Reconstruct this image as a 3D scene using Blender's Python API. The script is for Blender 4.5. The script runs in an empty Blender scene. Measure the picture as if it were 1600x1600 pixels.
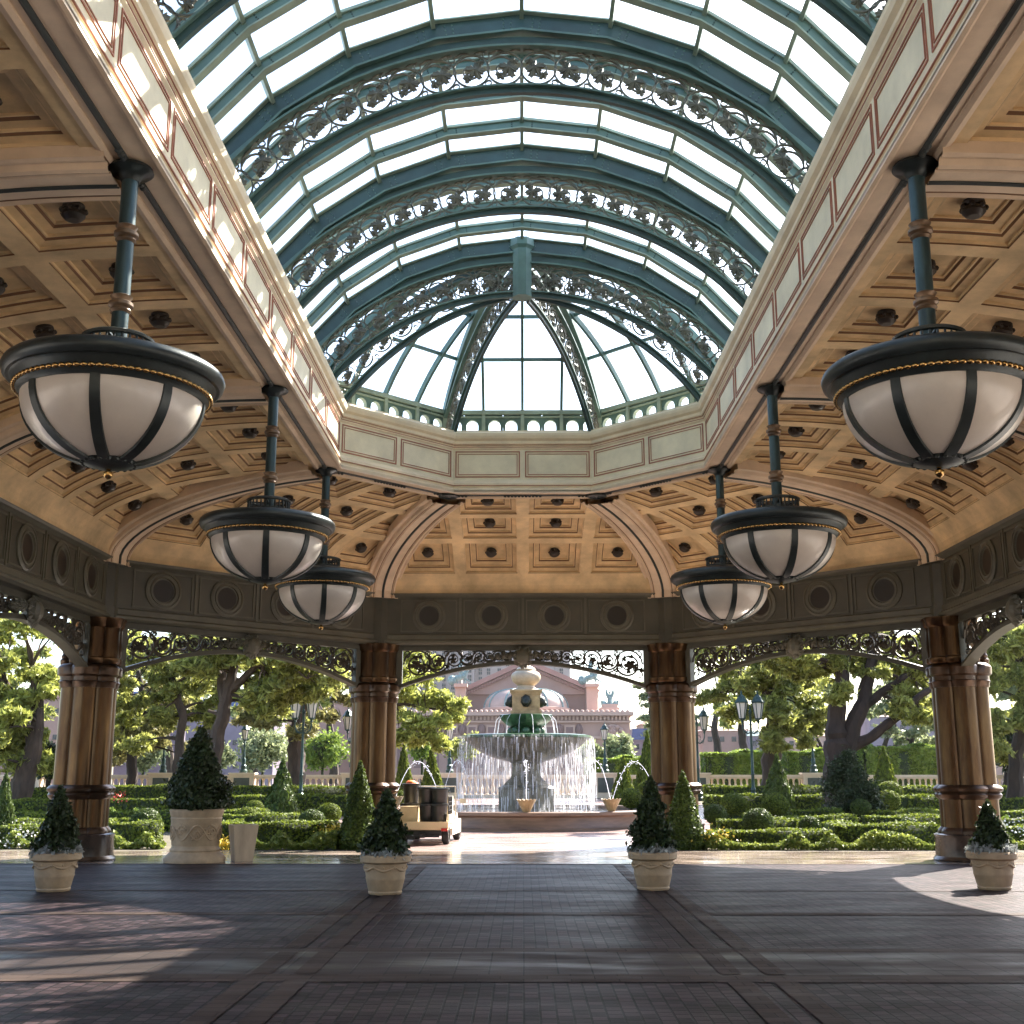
import bpy, math, random
import numpy as np
from mathutils import Vector, Matrix

R = math.radians
random.seed(7)
rng = np.random.default_rng(7)
SC = bpy.context.scene
COL = SC.collection

# ------------------------------------------------------------------ camera, sky, sun, exposure
F_PX = 1850.0
PITCH = math.atan(407 / F_PX)
YAW = -17 / F_PX
EYE = Vector((0.0, 0.0, 1.7))
cam = bpy.data.cameras.new("camera")
cam.sensor_width = 36.0
cam.lens = 36.0 * F_PX / 1600.0
cam.clip_start = 0.05
cam.clip_end = 3000
cam_o = bpy.data.objects.new("camera", cam)
COL.objects.link(cam_o)
cam_o.location = EYE
cam_o.rotation_euler = (R(90) + PITCH, 0, -YAW)
SC.camera = cam_o

SUN_DIR = Vector((6.7, 7.7, 8.8)).normalized()
SUN_EL = math.asin(SUN_DIR.z)
SUN_AZ = math.atan2(SUN_DIR.x, SUN_DIR.y)
world = bpy.data.worlds.new("World")
SC.world = world
world.use_nodes = True
wn = world.node_tree
wn.nodes.clear()
wo = wn.nodes.new("ShaderNodeOutputWorld")
wb = wn.nodes.new("ShaderNodeBackground")
ws = wn.nodes.new("ShaderNodeTexSky")
ws.sky_type = 'NISHITA'
ws.sun_disc = False
ws.sun_elevation = SUN_EL
ws.sun_rotation = SUN_AZ
ws.air_density = 1.0
ws.dust_density = 1.6
ws.ozone_density = 1.0
wb.inputs[1].default_value = 0.105
wn.links.new(ws.outputs[0], wb.inputs[0])
wn.links.new(wb.outputs[0], wo.inputs[0])

sun = bpy.data.lights.new("sun", 'SUN')
sun.energy = 5.0
sun.angle = R(0.55)
sun.color = (1.0, 0.93, 0.82)
sun_o = bpy.data.objects.new("sun", sun)
COL.objects.link(sun_o)
sun_o.rotation_euler = SUN_DIR.to_track_quat('Z', 'Y').to_euler()

SC.view_settings.view_transform = 'Standard'
SC.view_settings.look = 'None'
SC.view_settings.gamma = 1
SC.view_settings.exposure = 2.4
SC.cycles.max_bounces = 12
SC.cycles.diffuse_bounces = 8
SC.cycles.glossy_bounces = 3
SC.cycles.transparent_max_bounces = 24
SC.cycles.use_denoising = True
SC.cycles.sample_clamp_indirect = 8


# ------------------------------------------------------------------ measuring helper: pixel of the photo -> world at depth plane Y
def W(px, py, Y):
    dx, dy = (px - 800) / F_PX, (800 - py) / F_PX
    v = Vector((dx, math.cos(PITCH) - dy * math.sin(PITCH), math.sin(PITCH) + dy * math.cos(PITCH)))
    v = Matrix.Rotation(-YAW, 3, 'Z') @ v
    return EYE + v * (Y / v.y)


# ------------------------------------------------------------------ materials
MATS = {}


def _new(name):
    m = bpy.data.materials.new(name)
    m.use_nodes = True
    MATS[name] = m
    nt = m.node_tree
    b = nt.nodes["Principled BSDF"]
    return m, nt, b


def mat(name, col, rough=0.6, metal=0.0, var=0.15, scale=3.0, bump=0.0, bscale=40.0, stretch=(1, 1, 1), col2=None, island=False, spec=0.5, detail=6):
    """surface whose base colour wanders by a noise between two real tones, with a little bump"""
    m, nt, b = _new(name)
    N, L = nt.nodes, nt.links
    tc = N.new("ShaderNodeTexCoord")
    mp = N.new("ShaderNodeMapping")
    mp.inputs['Scale'].default_value = stretch
    L.new(tc.outputs['Object'], mp.inputs[0])
    nz = N.new("ShaderNodeTexNoise")
    nz.inputs['Scale'].default_value = scale
    nz.inputs['Detail'].default_value = detail
    nz.inputs['Roughness'].default_value = 0.62
    L.new(mp.outputs[0], nz.inputs['Vector'])
    rp = N.new("ShaderNodeValToRGB")
    c2 = col2 if col2 else tuple(c * (1 - var * 1.6) for c in col)
    rp.color_ramp.elements[0].position = 0.3
    rp.color_ramp.elements[1].position = 0.7
    rp.color_ramp.elements[0].color = (*c2, 1)
    rp.color_ramp.elements[1].color = (*[min(1, c * (1 + var * 0.5)) for c in col], 1)
    if island:
        ge = N.new("ShaderNodeNewGeometry")
        mx = N.new("ShaderNodeMath")
        mx.operation = 'MULTIPLY_ADD'
        mx.inputs[1].default_value = 0.55
        L.new(ge.outputs['Random Per Island'], mx.inputs[0])
        ml = N.new("ShaderNodeMath")
        ml.operation = 'MULTIPLY'
        ml.inputs[1].default_value = 0.45
        L.new(nz.outputs[0], ml.inputs[0])
        L.new(ml.outputs[0], mx.inputs[2])
        L.new(mx.outputs[0], rp.inputs[0])
    else:
        L.new(nz.outputs[0], rp.inputs[0])
    L.new(rp.outputs[0], b.inputs['Base Color'])
    b.inputs['Roughness'].default_value = rough
    b.inputs['Metallic'].default_value = metal
    b.inputs['Specular IOR Level'].default_value = spec
    if bump:
        n2 = N.new("ShaderNodeTexNoise")
        n2.inputs['Scale'].default_value = bscale
        n2.inputs['Detail'].default_value = 4
        L.new(mp.outputs[0], n2.inputs['Vector'])
        bp = N.new("ShaderNodeBump")
        bp.inputs['Strength'].default_value = bump
        bp.inputs['Distance'].default_value = 0.02
        L.new(n2.outputs[0], bp.inputs['Height'])
        L.new(bp.outputs[0], b.inputs['Normal'])
    return m


def leaf_mat(name, c_dark, c_light, rough=0.45, trans=0.35):
    m, nt, b = _new(name)
    N, L = nt.nodes, nt.links
    ge = N.new("ShaderNodeNewGeometry")
    tc = N.new("ShaderNodeTexCoord")
    nz = N.new("ShaderNodeTexNoise")
    nz.inputs['Scale'].default_value = 1.7
    nz.inputs['Detail'].default_value = 3
    L.new(tc.outputs['Object'], nz.inputs['Vector'])
    a = N.new("ShaderNodeMath")
    a.operation = 'MULTIPLY_ADD'
    a.inputs[1].default_value = 0.6
    L.new(ge.outputs['Random Per Island'], a.inputs[0])
    c = N.new("ShaderNodeMath")
    c.operation = 'MULTIPLY'
    c.inputs[1].default_value = 0.5
    L.new(nz.outputs[0], c.inputs[0])
    L.new(c.outputs[0], a.inputs[2])
    rp = N.new("ShaderNodeValToRGB")
    rp.color_ramp.elements[0].position = 0.15
    rp.color_ramp.elements[1].position = 0.9
    rp.color_ramp.elements[0].color = (*c_dark, 1)
    rp.color_ramp.elements[1].color = (*c_light, 1)
    L.new(a.outputs[0], rp.inputs[0])
    L.new(rp.outputs[0], b.inputs['Base Color'])
    b.inputs['Roughness'].default_value = rough
    b.inputs['Specular IOR Level'].default_value = 0.25
    tr = N.new("ShaderNodeBsdfTranslucent")
    hs = N.new("ShaderNodeHueSaturation")
    hs.inputs['Hue'].default_value = 0.49
    hs.inputs['Value'].default_value = 1.5
    L.new(rp.outputs[0], hs.inputs['Color'])
    L.new(hs.outputs[0], tr.inputs['Color'])
    mx = N.new("ShaderNodeMixShader")
    mx.inputs[0].default_value = trans
    out = N["Material Output"]
    L.new(b.outputs[0], mx.inputs[1])
    L.new(tr.outputs[0], mx.inputs[2])
    L.new(mx.outputs[0], out.inputs[0])
    return m


def clear_mat(name, tint, mixf, col=(0.9, 0.95, 1.0), rough=0.03):
    """thin clear sheet: transparent with a little sheen"""
    m, nt, b = _new(name)
    N, L = nt.nodes, nt.links
    N.remove(b)
    t = N.new("ShaderNodeBsdfTransparent")
    t.inputs[0].default_value = (*tint, 1)
    g = N.new("ShaderNodeBsdfGlossy")
    g.inputs['Color'].default_value = (*col, 1)
    g.inputs['Roughness'].default_value = rough
    fr = N.new("ShaderNodeFresnel")
    fr.inputs[0].default_value = 1.45
    ml = N.new("ShaderNodeMath")
    ml.operation = 'MULTIPLY'
    ml.inputs[1].default_value = mixf
    L.new(fr.outputs[0], ml.inputs[0])
    mx = N.new("ShaderNodeMixShader")
    L.new(ml.outputs[0], mx.inputs[0])
    L.new(t.outputs[0], mx.inputs[1])
    L.new(g.outputs[0], mx.inputs[2])
    L.new(mx.outputs[0], N["Material Output"].inputs[0])
    return m


def dusty_glass(name):
    m, nt, b = _new(name)
    N, L = nt.nodes, nt.links
    N.remove(b)
    t = N.new("ShaderNodeBsdfTransparent")
    t.inputs[0].default_value = (0.93, 0.97, 0.97, 1)
    d = N.new("ShaderNodeBsdfTranslucent")
    d.inputs[0].default_value = (0.85, 0.93, 0.95, 1)
    g = N.new("ShaderNodeBsdfGlossy")
    g.inputs['Roughness'].default_value = 0.05
    tc = N.new("ShaderNodeTexCoord")
    nz = N.new("ShaderNodeTexNoise")
    nz.inputs['Scale'].default_value = 0.8
    nz.inputs['Detail'].default_value = 5
    L.new(tc.outputs['Object'], nz.inputs['Vector'])
    mr = N.new("ShaderNodeMapRange")
    mr.inputs['From Min'].default_value = 0.3
    mr.inputs['From Max'].default_value = 0.75
    mr.inputs['To Min'].default_value = 0.03
    mr.inputs['To Max'].default_value = 0.14
    L.new(nz.outputs[0], mr.inputs[0])
    mx = N.new("ShaderNodeMixShader")
    L.new(mr.outputs[0], mx.inputs[0])
    L.new(t.outputs[0], mx.inputs[1])
    L.new(d.outputs[0], mx.inputs[2])
    m2 = N.new("ShaderNodeMixShader")
    m2.inputs[0].default_value = 0.04
    L.new(mx.outputs[0], m2.inputs[1])
    L.new(g.outputs[0], m2.inputs[2])
    L.new(m2.outputs[0], N["Material Output"].inputs[0])
    return m


def water_fall_mat(name, scale, lo, hi, bright=0.9):
    m, nt, b = _new(name)
    N, L = nt.nodes, nt.links
    tc = N.new("ShaderNodeTexCoord")
    mp = N.new("ShaderNodeMapping")
    mp.inputs['Scale'].default_value = (scale, scale, scale * 0.09)
    L.new(tc.outputs['Object'], mp.inputs[0])
    nz = N.new("ShaderNodeTexNoise")
    nz.inputs['Scale'].default_value = 1.0
    nz.inputs['Detail'].default_value = 5
    nz.inputs['Roughness'].default_value = 0.7
    L.new(mp.outputs[0], nz.inputs['Vector'])
    mr = N.new("ShaderNodeMapRange")
    mr.inputs['From Min'].default_value = lo
    mr.inputs['From Max'].default_value = hi
    L.new(nz.outputs[0], mr.inputs[0])
    tr = N.new("ShaderNodeBsdfTransparent")
    df = N.new("ShaderNodeBsdfDiffuse")
    df.inputs[0].default_value = (bright, bright, bright * 1.05, 1)
    tl = N.new("ShaderNodeBsdfTranslucent")
    tl.inputs[0].default_value = (bright, bright, bright * 1.05, 1)
    m1 = N.new("ShaderNodeMixShader")
    m1.inputs[0].default_value = 0.6
    L.new(df.outputs[0], m1.inputs[1])
    L.new(tl.outputs[0], m1.inputs[2])
    m2 = N.new("ShaderNodeMixShader")
    L.new(mr.outputs[0], m2.inputs[0])
    L.new(tr.outputs[0], m2.inputs[1])
    L.new(m1.outputs[0], m2.inputs[2])
    L.new(m2.outputs[0], N["Material Output"].inputs[0])
    N.remove(b)
    return m


def brick_mat(name, c1, c2, mortar, bw, bh, ms, rough_lo, rough_hi, bump=0.5, rot=0.0, gloss=0.5, offs=0.5, tint=None):
    m, nt, b = _new(name)
    N, L = nt.nodes, nt.links
    tc = N.new("ShaderNodeTexCoord")
    mp = N.new("ShaderNodeMapping")
    mp.inputs['Rotation'].default_value = (0, 0, rot)
    L.new(tc.outputs['Object'], mp.inputs[0])
    br = N.new("ShaderNodeTexBrick")
    br.offset = offs
    br.inputs['Scale'].default_value = 1.0
    br.inputs['Brick Width'].default_value = bw
    br.inputs['Row Height'].default_value = bh
    br.inputs['Mortar Size'].default_value = ms
    br.inputs['Mortar Smooth'].default_value = 0.35
    br.inputs['Bias'].default_value = 0.0
    br.inputs['Color1'].default_value = (*c1, 1)
    br.inputs['Color2'].default_value = (*c2, 1)
    br.inputs['Mortar'].default_value = (*mortar, 1)
    L.new(mp.outputs[0], br.inputs['Vector'])
    nz = N.new("ShaderNodeTexNoise")
    nz.inputs['Scale'].default_value = 0.55
    nz.inputs['Detail'].default_value = 8
    nz.inputs['Roughness'].default_value = 0.65
    L.new(tc.outputs['Object'], nz.inputs['Vector'])
    mr = N.new("ShaderNodeMapRange")
    mr.inputs['From Min'].default_value = 0.3
    mr.inputs['From Max'].default_value = 0.7
    mr.inputs['To Min'].default_value = 0.78
    mr.inputs['To Max'].default_value = 1.18
    L.new(nz.outputs[0], mr.inputs[0])
    mm = N.new("ShaderNodeMix")
    mm.data_type = 'RGBA'
    mm.blend_type = 'MULTIPLY'
    mm.inputs[0].default_value = 1
    L.new(br.outputs['Color'], mm.inputs[6])
    L.new(mr.outputs[0], mm.inputs[7])
    L.new(mm.outputs[2], b.inputs['Base Color'])
    r2 = N.new("ShaderNodeMapRange")
    r2.inputs['From Min'].default_value = 0.35
    r2.inputs['From Max'].default_value = 0.68
    r2.inputs['To Min'].default_value = rough_lo
    r2.inputs['To Max'].default_value = rough_hi
    n3 = N.new("ShaderNodeTexNoise")
    n3.inputs['Scale'].default_value = 1.3
    n3.inputs['Detail'].default_value = 6
    mp3 = N.new("ShaderNodeMapping")
    mp3.inputs['Scale'].default_value = (0.5, 1.6, 1)
    L.new(tc.outputs['Object'], mp3.inputs[0])
    L.new(mp3.outputs[0], n3.inputs['Vector'])
    L.new(n3.outputs[0], r2.inputs[0])
    L.new(r2.outputs[0], b.inputs['Roughness'])
    b.inputs['Specular IOR Level'].default_value = gloss
    # bump from joints plus a grain per brick and the uneven laying
    inv = N.new("ShaderNodeMath")
    inv.operation = 'SUBTRACT'
    inv.inputs[0].default_value = 1.0
    L.new(br.outputs['Fac'], inv.inputs[1])
    n4 = N.new("ShaderNodeTexNoise")
    n4.inputs['Scale'].default_value = 6.0
    n4.inputs['Detail'].default_value = 7
    n4.inputs['Roughness'].default_value = 0.7
    L.new(tc.outputs['Object'], n4.inputs['Vector'])
    ad = N.new("ShaderNodeMath")
    ad.operation = 'MULTIPLY_ADD'
    ad.inputs[1].default_value = 0.9
    L.new(n4.outputs[0], ad.inputs[0])
    L.new(inv.outputs[0], ad.inputs[2])
    bp = N.new("ShaderNodeBump")
    bp.inputs['Strength'].default_value = bump
    bp.inputs['Distance'].default_value = 0.008
    L.new(ad.outputs[0], bp.inputs['Height'])
    L.new(bp.outputs[0], b.inputs['Normal'])
    return m


mat("ochre", (0.86, 0.64, 0.36), 0.7, var=0.28, scale=1.1, bump=0.08)
mat("ochre_line", (0.20, 0.095, 0.04), 0.7, var=0.1)
mat("ochre_deep", (0.78, 0.56, 0.30), 0.7, var=0.28, scale=1.6, bump=0.08)
mat("pink_stone", (0.80, 0.63, 0.46), 0.6, var=0.16, scale=1.2, bump=0.06)
mat("cream", (0.78, 0.66, 0.47), 0.6, var=0.14, scale=1.5, bump=0.05)
mat("cream_panel", (0.80, 0.72, 0.52), 0.6, var=0.16, scale=1.3, bump=0.05)
mat("paint_red", (0.36, 0.13, 0.075), 0.6, var=0.2)
mat("groove", (0.035, 0.045, 0.045), 0.5, var=0.2)
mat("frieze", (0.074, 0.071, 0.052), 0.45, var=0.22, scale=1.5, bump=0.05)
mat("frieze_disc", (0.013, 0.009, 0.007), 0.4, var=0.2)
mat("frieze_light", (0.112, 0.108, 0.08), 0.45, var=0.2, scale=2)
mat("teal", (0.10, 0.175, 0.155), 0.42, var=0.28, scale=1.4, bump=0.04)
mat("teal_dark", (0.030, 0.068, 0.068), 0.42, var=0.3, scale=1.4)
mat("teal_flange", (0.30, 0.37, 0.30), 0.42, var=0.22, scale=2.5)
mat("scroll_bronze", (0.14, 0.135, 0.11), 0.5, metal=0.25, var=0.35, scale=6, bump=0.2)
mat("scroll_dark", (0.055, 0.045, 0.030), 0.5, metal=0.3, var=0.35, scale=6, bump=0.2)
mat("knob", (0.030, 0.022, 0.016), 0.45, var=0.2)
mat("bronze_col", (0.088, 0.050, 0.021), 0.30, metal=0.8, var=0.3, scale=2.4, stretch=(2.6, 2.6, 0.5), col2=(0.040, 0.018, 0.009), bump=0.06, bscale=12)
mat("bronze_ring", (0.065, 0.034, 0.018), 0.32, metal=0.6, var=0.3, scale=3)
mat("marble_dark", (0.065, 0.040, 0.028), 0.25, var=0.5, scale=3.5, detail=9)
mat("lamp_iron", (0.030, 0.040, 0.042), 0.38, metal=0.35, var=0.3, scale=4, bump=0.08)
mat("lamp_stem_iron", (0.045, 0.085, 0.095), 0.35, metal=0.35, var=0.4, scale=3, stretch=(2, 2, 0.5))
mat("lamp_collar", (0.20, 0.13, 0.08), 0.4, metal=0.5, var=0.3)
mat("gold", (0.50, 0.31, 0.12), 0.22, metal=1.0, var=0.15)
mat("terracotta", (0.43, 0.305, 0.19), 0.7, var=0.2, scale=5, bump=0.2, bscale=60)
mat("travertine", (0.52, 0.39, 0.27), 0.55, var=0.22, scale=4, stretch=(1, 1, 0.25), bump=0.1)
mat("soil", (0.05, 0.035, 0.02), 0.9, var=0.3, scale=8, bump=0.5)
mat("bark", (0.070, 0.045, 0.031), 0.85, var=0.4, scale=6, stretch=(1, 1, 0.3), bump=1.0, bscale=14)
mat("bark_dark", (0.038, 0.023, 0.017), 0.85, var=0.4, scale=6, stretch=(1, 1, 0.3), bump=1.0, bscale=14)
mat("bal_stone", (0.72, 0.58, 0.44), 0.7, var=0.12, scale=3, bump=0.1)
mat("slate", (0.075, 0.085, 0.075), 0.6, var=0.2, scale=3)
mat("fountain_stone", (0.17, 0.15, 0.10), 0.4, var=0.4, scale=4, stretch=(1, 1, 0.4), bump=0.25, bscale=20)
mat("fountain_ochre", (0.42, 0.29, 0.14), 0.5, var=0.3, scale=4, bump=0.15)
mat("fountain_cream", (0.46, 0.36, 0.24), 0.5, var=0.2, scale=4)
mat("fountain_green", (0.040, 0.105, 0.042), 0.3, var=0.5, scale=6, bump=0.3)
mat("fountain_basin", (0.22, 0.14, 0.095), 0.4, var=0.3, scale=2.5, stretch=(0.5, 0.5, 3))
mat("bronze_dark", (0.03, 0.035, 0.028), 0.4, metal=0.5, var=0.3)
mat("verdigris", (0.17, 0.27, 0.27), 0.6, var=0.35, scale=2)
mat("palace", (0.37, 0.225, 0.185), 0.8, var=0.12, scale=0.25, bump=0.1, bscale=2)
mat("palace_light", (0.46, 0.30, 0.245), 0.8, var=0.12, scale=0.25)
mat("palace_dark", (0.20, 0.115, 0.11), 0.8, var=0.15, scale=0.4)
mat("palace_roof", (0.30, 0.16, 0.135), 0.7, var=0.15, scale=0.3)
mat("palace_dome", (0.40, 0.29, 0.25), 0.5, var=0.2, scale=0.3)
mat("tower_wall", (0.33, 0.28, 0.27), 0.8, var=0.08, scale=0.1)
mat("tower_window", (0.018, 0.022, 0.035), 0.2, var=0.3, scale=0.2)
mat("blue_roof", (0.05, 0.08, 0.2), 0.5, var=0.2)
mat("violet_wall", (0.20, 0.165, 0.22), 0.8, var=0.2, scale=0.3)
mat("lamppost", (0.028, 0.065, 0.058), 0.42, metal=0.3, var=0.35, scale=5)
mat("lantern_glass", (0.72, 0.66, 0.60), 0.25, var=0.06)
mat("cart_cream", (0.72, 0.55, 0.32), 0.5, var=0.08)
mat("cart_white", (0.78, 0.70, 0.55), 0.4, var=0.06)
mat("cart_black", (0.02, 0.02, 0.022), 0.5, var=0.2)
mat("bin_plastic", (0.022, 0.024, 0.024), 0.4, var=0.2)
mat("tail_red", (0.45, 0.02, 0.015), 0.25, var=0.1)
mat("tyre", (0.022, 0.020, 0.020), 0.8, var=0.2)
mat("rim_grey", (0.35, 0.33, 0.3), 0.4, metal=0.4)
mat("orange_cloth", (0.85, 0.20, 0.03), 0.6, var=0.1)
mat("flower_white", (0.62, 0.64, 0.62), 0.6, var=0.3, island=True)
mat("flower_red", (0.65, 0.06, 0.05), 0.5, island=True)
mat("flower_yellow", (0.72, 0.55, 0.06), 0.5, var=0.3, island=True)
mat("roof_metal", (0.25, 0.24, 0.22), 0.6)
mat("bounce_concrete", (0.52, 0.46, 0.40), 0.7, var=0.12, scale=0.8, bump=0.15)  # pale tone for the added bounce ground beside the hall
mat("hotel_wall", (0.66, 0.56, 0.44), 0.7, var=0.1)
mat("earth", (0.10, 0.085, 0.05), 0.9, var=0.3, scale=1.5, bump=0.4, bscale=8)
mat("lake", (0.03, 0.06, 0.07), 0.08, var=0.1, bump=0.3, bscale=1.0)
mat("bowl_glass", (0.60, 0.545, 0.49), 0.35, var=0.08, scale=2.5, bump=0.02)
_b = MATS["bowl_glass"].node_tree.nodes["Principled BSDF"]
_b.inputs['Transmission Weight'].default_value = 0.0
_b.inputs['Coat Weight'].default_value = 0.3
leaf_mat("pine", (0.050, 0.064, 0.014), (0.38, 0.41, 0.11), trans=0.45)
leaf_mat("pine_dry", (0.055, 0.055, 0.018), (0.31, 0.30, 0.11), trans=0.45)
leaf_mat("pine_yellow", (0.08, 0.10, 0.018), (0.44, 0.48, 0.12), trans=0.45)
leaf_mat("olive", (0.09, 0.12, 0.055), (0.32, 0.36, 0.19), trans=0.35)
leaf_mat("hedge_leaf", (0.020, 0.034, 0.005), (0.18, 0.235, 0.028), trans=0.3, rough=0.65)
leaf_mat("cone_leaf", (0.018, 0.034, 0.008), (0.10, 0.15, 0.025), trans=0.25, rough=0.5)
leaf_mat("pot_leaf", (0.010, 0.017, 0.008), (0.045, 0.070, 0.025), trans=0.15, rough=0.4)
leaf_mat("bright_leaf", (0.045, 0.085, 0.014), (0.23, 0.32, 0.055), trans=0.35)
leaf_mat("border_leaf", (0.035, 0.075, 0.012), (0.24, 0.28, 0.06), trans=0.3)
leaf_mat("silver_leaf", (0.14, 0.15, 0.14), (0.42, 0.44, 0.44), trans=0.15)
mat("leaf_core", (0.025, 0.04, 0.008), 0.9, var=0.3, scale=6, bump=0.8, bscale=12)
dusty_glass("sky_glass")
clear_mat("pool_water", (0.6, 0.75, 0.8), 1.0)
water_fall_mat("water_curtain", 17.0, 0.50, 0.95, 0.8)
water_fall_mat("water_jet", 30.0, 0.2, 0.5)
brick_mat("paver", (0.011, 0.0070, 0.0080), (0.058, 0.037, 0.040), (0.005, 0.0035, 0.0035), 0.14, 0.12, 0.010, 0.44, 0.58, 0.8, rot=R(90), gloss=0.08, offs=0.5)
brick_mat("slab", (0.034, 0.024, 0.022), (0.046, 0.033, 0.030), (0.010, 0.008, 0.008), 1.3, 0.30, 0.009, 0.34, 0.75, 0.6, rot=R(90), gloss=0.12)
brick_mat("band_stone", (0.042, 0.029, 0.025), (0.070, 0.049, 0.041), (0.025, 0.018, 0.016), 0.40, 0.16, 0.006, 0.5, 0.8, 0.6, gloss=0.06)
brick_mat("polished", (0.16, 0.125, 0.105), (0.30, 0.24, 0.195), (0.08, 0.05, 0.045), 0.6, 0.6, 0.02, 0.10, 0.25, 0.08, offs=0.0, rot=R(45))
brick_mat("drive", (0.27, 0.19, 0.175), (0.33, 0.235, 0.215), (0.25, 0.16, 0.15), 0.25, 0.125, 0.006, 0.18, 0.4, 0.3)


# ------------------------------------------------------------------ mesh helpers
class MB:
    def __init__(self):
        self.v, self.f, self.m = [], [], []

    def face(self, pts, mi=0):
        n = len(self.v)
        self.v += [tuple(p) for p in pts]
        self.f.append(tuple(range(n, n + len(pts))))
        self.m.append(mi)

    def grid(self, rows, mi=0, close=False, flip=False):
        """rows of points of one length -> quads"""
        n0, w = len(self.v), len(rows[0])
        for r in rows:
            self.v += [tuple(p) for p in r]
        for i in range(len(rows) - 1):
            for j in range(w if close else w - 1):
                a, b = n0 + i * w + j, n0 + i * w + (j + 1) % w
                c, d = b + w, a + w
                q = (a, d, c, b) if flip else (a, b, c, d)
                self.f.append(q)
                self.m.append(mi[i] if isinstance(mi, (list, tuple)) else mi)
        return self

    def box(self, c, s, rz=0.0, mi=0, taper=1.0):
        cx, cy, cz = c
        hx, hy, hz = s[0] / 2, s[1] / 2, s[2] / 2
        ca, sa = math.cos(rz), math.sin(rz)
        n = len(self.v)
        for z, t in ((-hz, 1.0), (hz, taper)):
            for x, y in ((-hx, -hy), (hx, -hy), (hx, hy), (-hx, hy)):
                x, y = x * t, y * t
                self.v.append((cx + x * ca - y * sa, cy + x * sa + y * ca, cz + z))
        for q in ((0, 3, 2, 1), (4, 5, 6, 7), (0, 1, 5, 4), (1, 2, 6, 5), (2, 3, 7, 6), (3, 0, 4, 7)):
            self.f.append(tuple(n + i for i in q))
            self.m.append(mi)
        return self

    def beam(self, a, b, w, h, up=(0, 0, 1), mi=0):
        a, b = Vector(a), Vector(b)
        d = (b - a).normalized()
        up = Vector(up)
        s = d.cross(up)
        if s.length < 1e-5:
            s = d.cross(Vector((1, 0, 0)))
        s.normalize()
        u = s.cross(d).normalized()
        n = len(self.v)
        for p in (a, b):
            for x, y in ((-1, -1), (1, -1), (1, 1), (-1, 1)):
                self.v.append(tuple(p + s * (x * w / 2) + u * (y * h / 2)))
        for q in ((0, 3, 2, 1), (4, 5, 6, 7), (0, 1, 5, 4), (1, 2, 6, 5), (2, 3, 7, 6), (3, 0, 4, 7)):
            self.f.append(tuple(n + i for i in q))
            self.m.append(mi)
        return self

    def lathe(self, prof, c=(0, 0, 0), seg=24, mi=0, lob=None, caps=True, phase=0.0):
        rows = []
        for r, z in prof:
            row = []
            for k in range(seg):
                a = 2 * math.pi * k / seg + phase
                rr = r * (lob(a) if lob else 1.0)
                row.append((c[0] + rr * math.cos(a), c[1] + rr * math.sin(a), c[2] + z))
            rows.append(row)
        self.grid(rows, mi, close=True)
        if caps:
            self.face(rows[0][::-1], mi)
            self.face(rows[-1], mi)
        return self

    def tube(self, pts, rad, seg=8, mi=0, caps=True):
        pts = [Vector(p) for p in pts]
        rads = rad if isinstance(rad, (list, tuple)) else [rad] * len(pts)
        rows = []
        prev = None
        for i, p in enumerate(pts):
            d = (pts[min(i + 1, len(pts) - 1)] - pts[max(i - 1, 0)]).normalized()
            if prev is None:
                prev = d.cross(Vector((0, 0, 1)))
                if prev.length < 1e-3:
                    prev = d.cross(Vector((1, 0, 0)))
            s = (prev - d * prev.dot(d)).normalized()
            prev = s
            t = d.cross(s)
            rows.append([p + (s * math.cos(2 * math.pi * k / seg) + t * math.sin(2 * math.pi * k / seg)) * rads[i] for k in range(seg)])
        self.grid(rows, mi, close=True)
        if caps:
            self.face(rows[0][::-1], mi)
            self.face(rows[-1], mi)
        return self

    def ball(self, c, r, seg=12, rings=8, mi=0, sz=1.0):
        prof = []
        for i in range(rings + 1):
            a = -math.pi / 2 + math.pi * i / rings
            prof.append((max(1e-4, r * math.cos(a)), r * math.sin(a) * sz))
        return self.lathe(prof, c, seg, mi, caps=False)

    def build(self, name, mats, parent=None, smooth=False, loc=None):
        me = bpy.data.meshes.new(name)
        me.from_pydata(self.v, [], self.f)
        for m in (mats if isinstance(mats, (list, tuple)) else [mats]):
            me.materials.append(MATS[m])
        me.polygons.foreach_set('material_index', self.m)
        if smooth:
            me.polygons.foreach_set('use_smooth', [True] * len(self.f))
        me.update()
        o = bpy.data.objects.new(name, me)
        COL.objects.link(o)
        if smooth and smooth != 'all':
            try:
                me.set_sharp_from_angle(angle=R(38))
            except Exception:
                pass
        if loc:
            o.location = loc
        if parent:
            o.parent = parent
        return o


def thing(name, label, cat, loc=(0, 0, 0), rz=0.0, group=None):
    o = bpy.data.objects.new(name, None)
    COL.objects.link(o)
    o.empty_display_size = 0.2
    o.location = loc
    o.rotation_euler = (0, 0, rz)
    o['label'] = label
    o['category'] = cat
    if group:
        o['group'] = group
    return o


def tag(o, label=None, cat=None, group=None, kind=None):
    for k, v in (('label', label), ('category', cat), ('group', group), ('kind', kind)):
        if v:
            o[k] = v
    return o


def dup(root, loc, rz=None, label=None, group=None, scale=None):
    r = root.copy()
    COL.objects.link(r)
    r.location = loc
    if rz is not None:
        r.rotation_euler = (0, 0, rz)
    if scale is not None:
        r.scale = scale if isinstance(scale, (tuple, list)) else (scale,) * 3
    if label:
        r['label'] = label
    if group:
        r['group'] = group
    for ch in list(root.children):
        c = ch.copy()
        COL.objects.link(c)
        c.parent = r
        for g in list(ch.children):
            d = g.copy()
            COL.objects.link(d)
            d.parent = c
    return r


def child(name, parent):
    o = bpy.data.objects.new(name, None)
    COL.objects.link(o)
    o.empty_display_size = 0.1
    o.parent = parent
    return o


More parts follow.
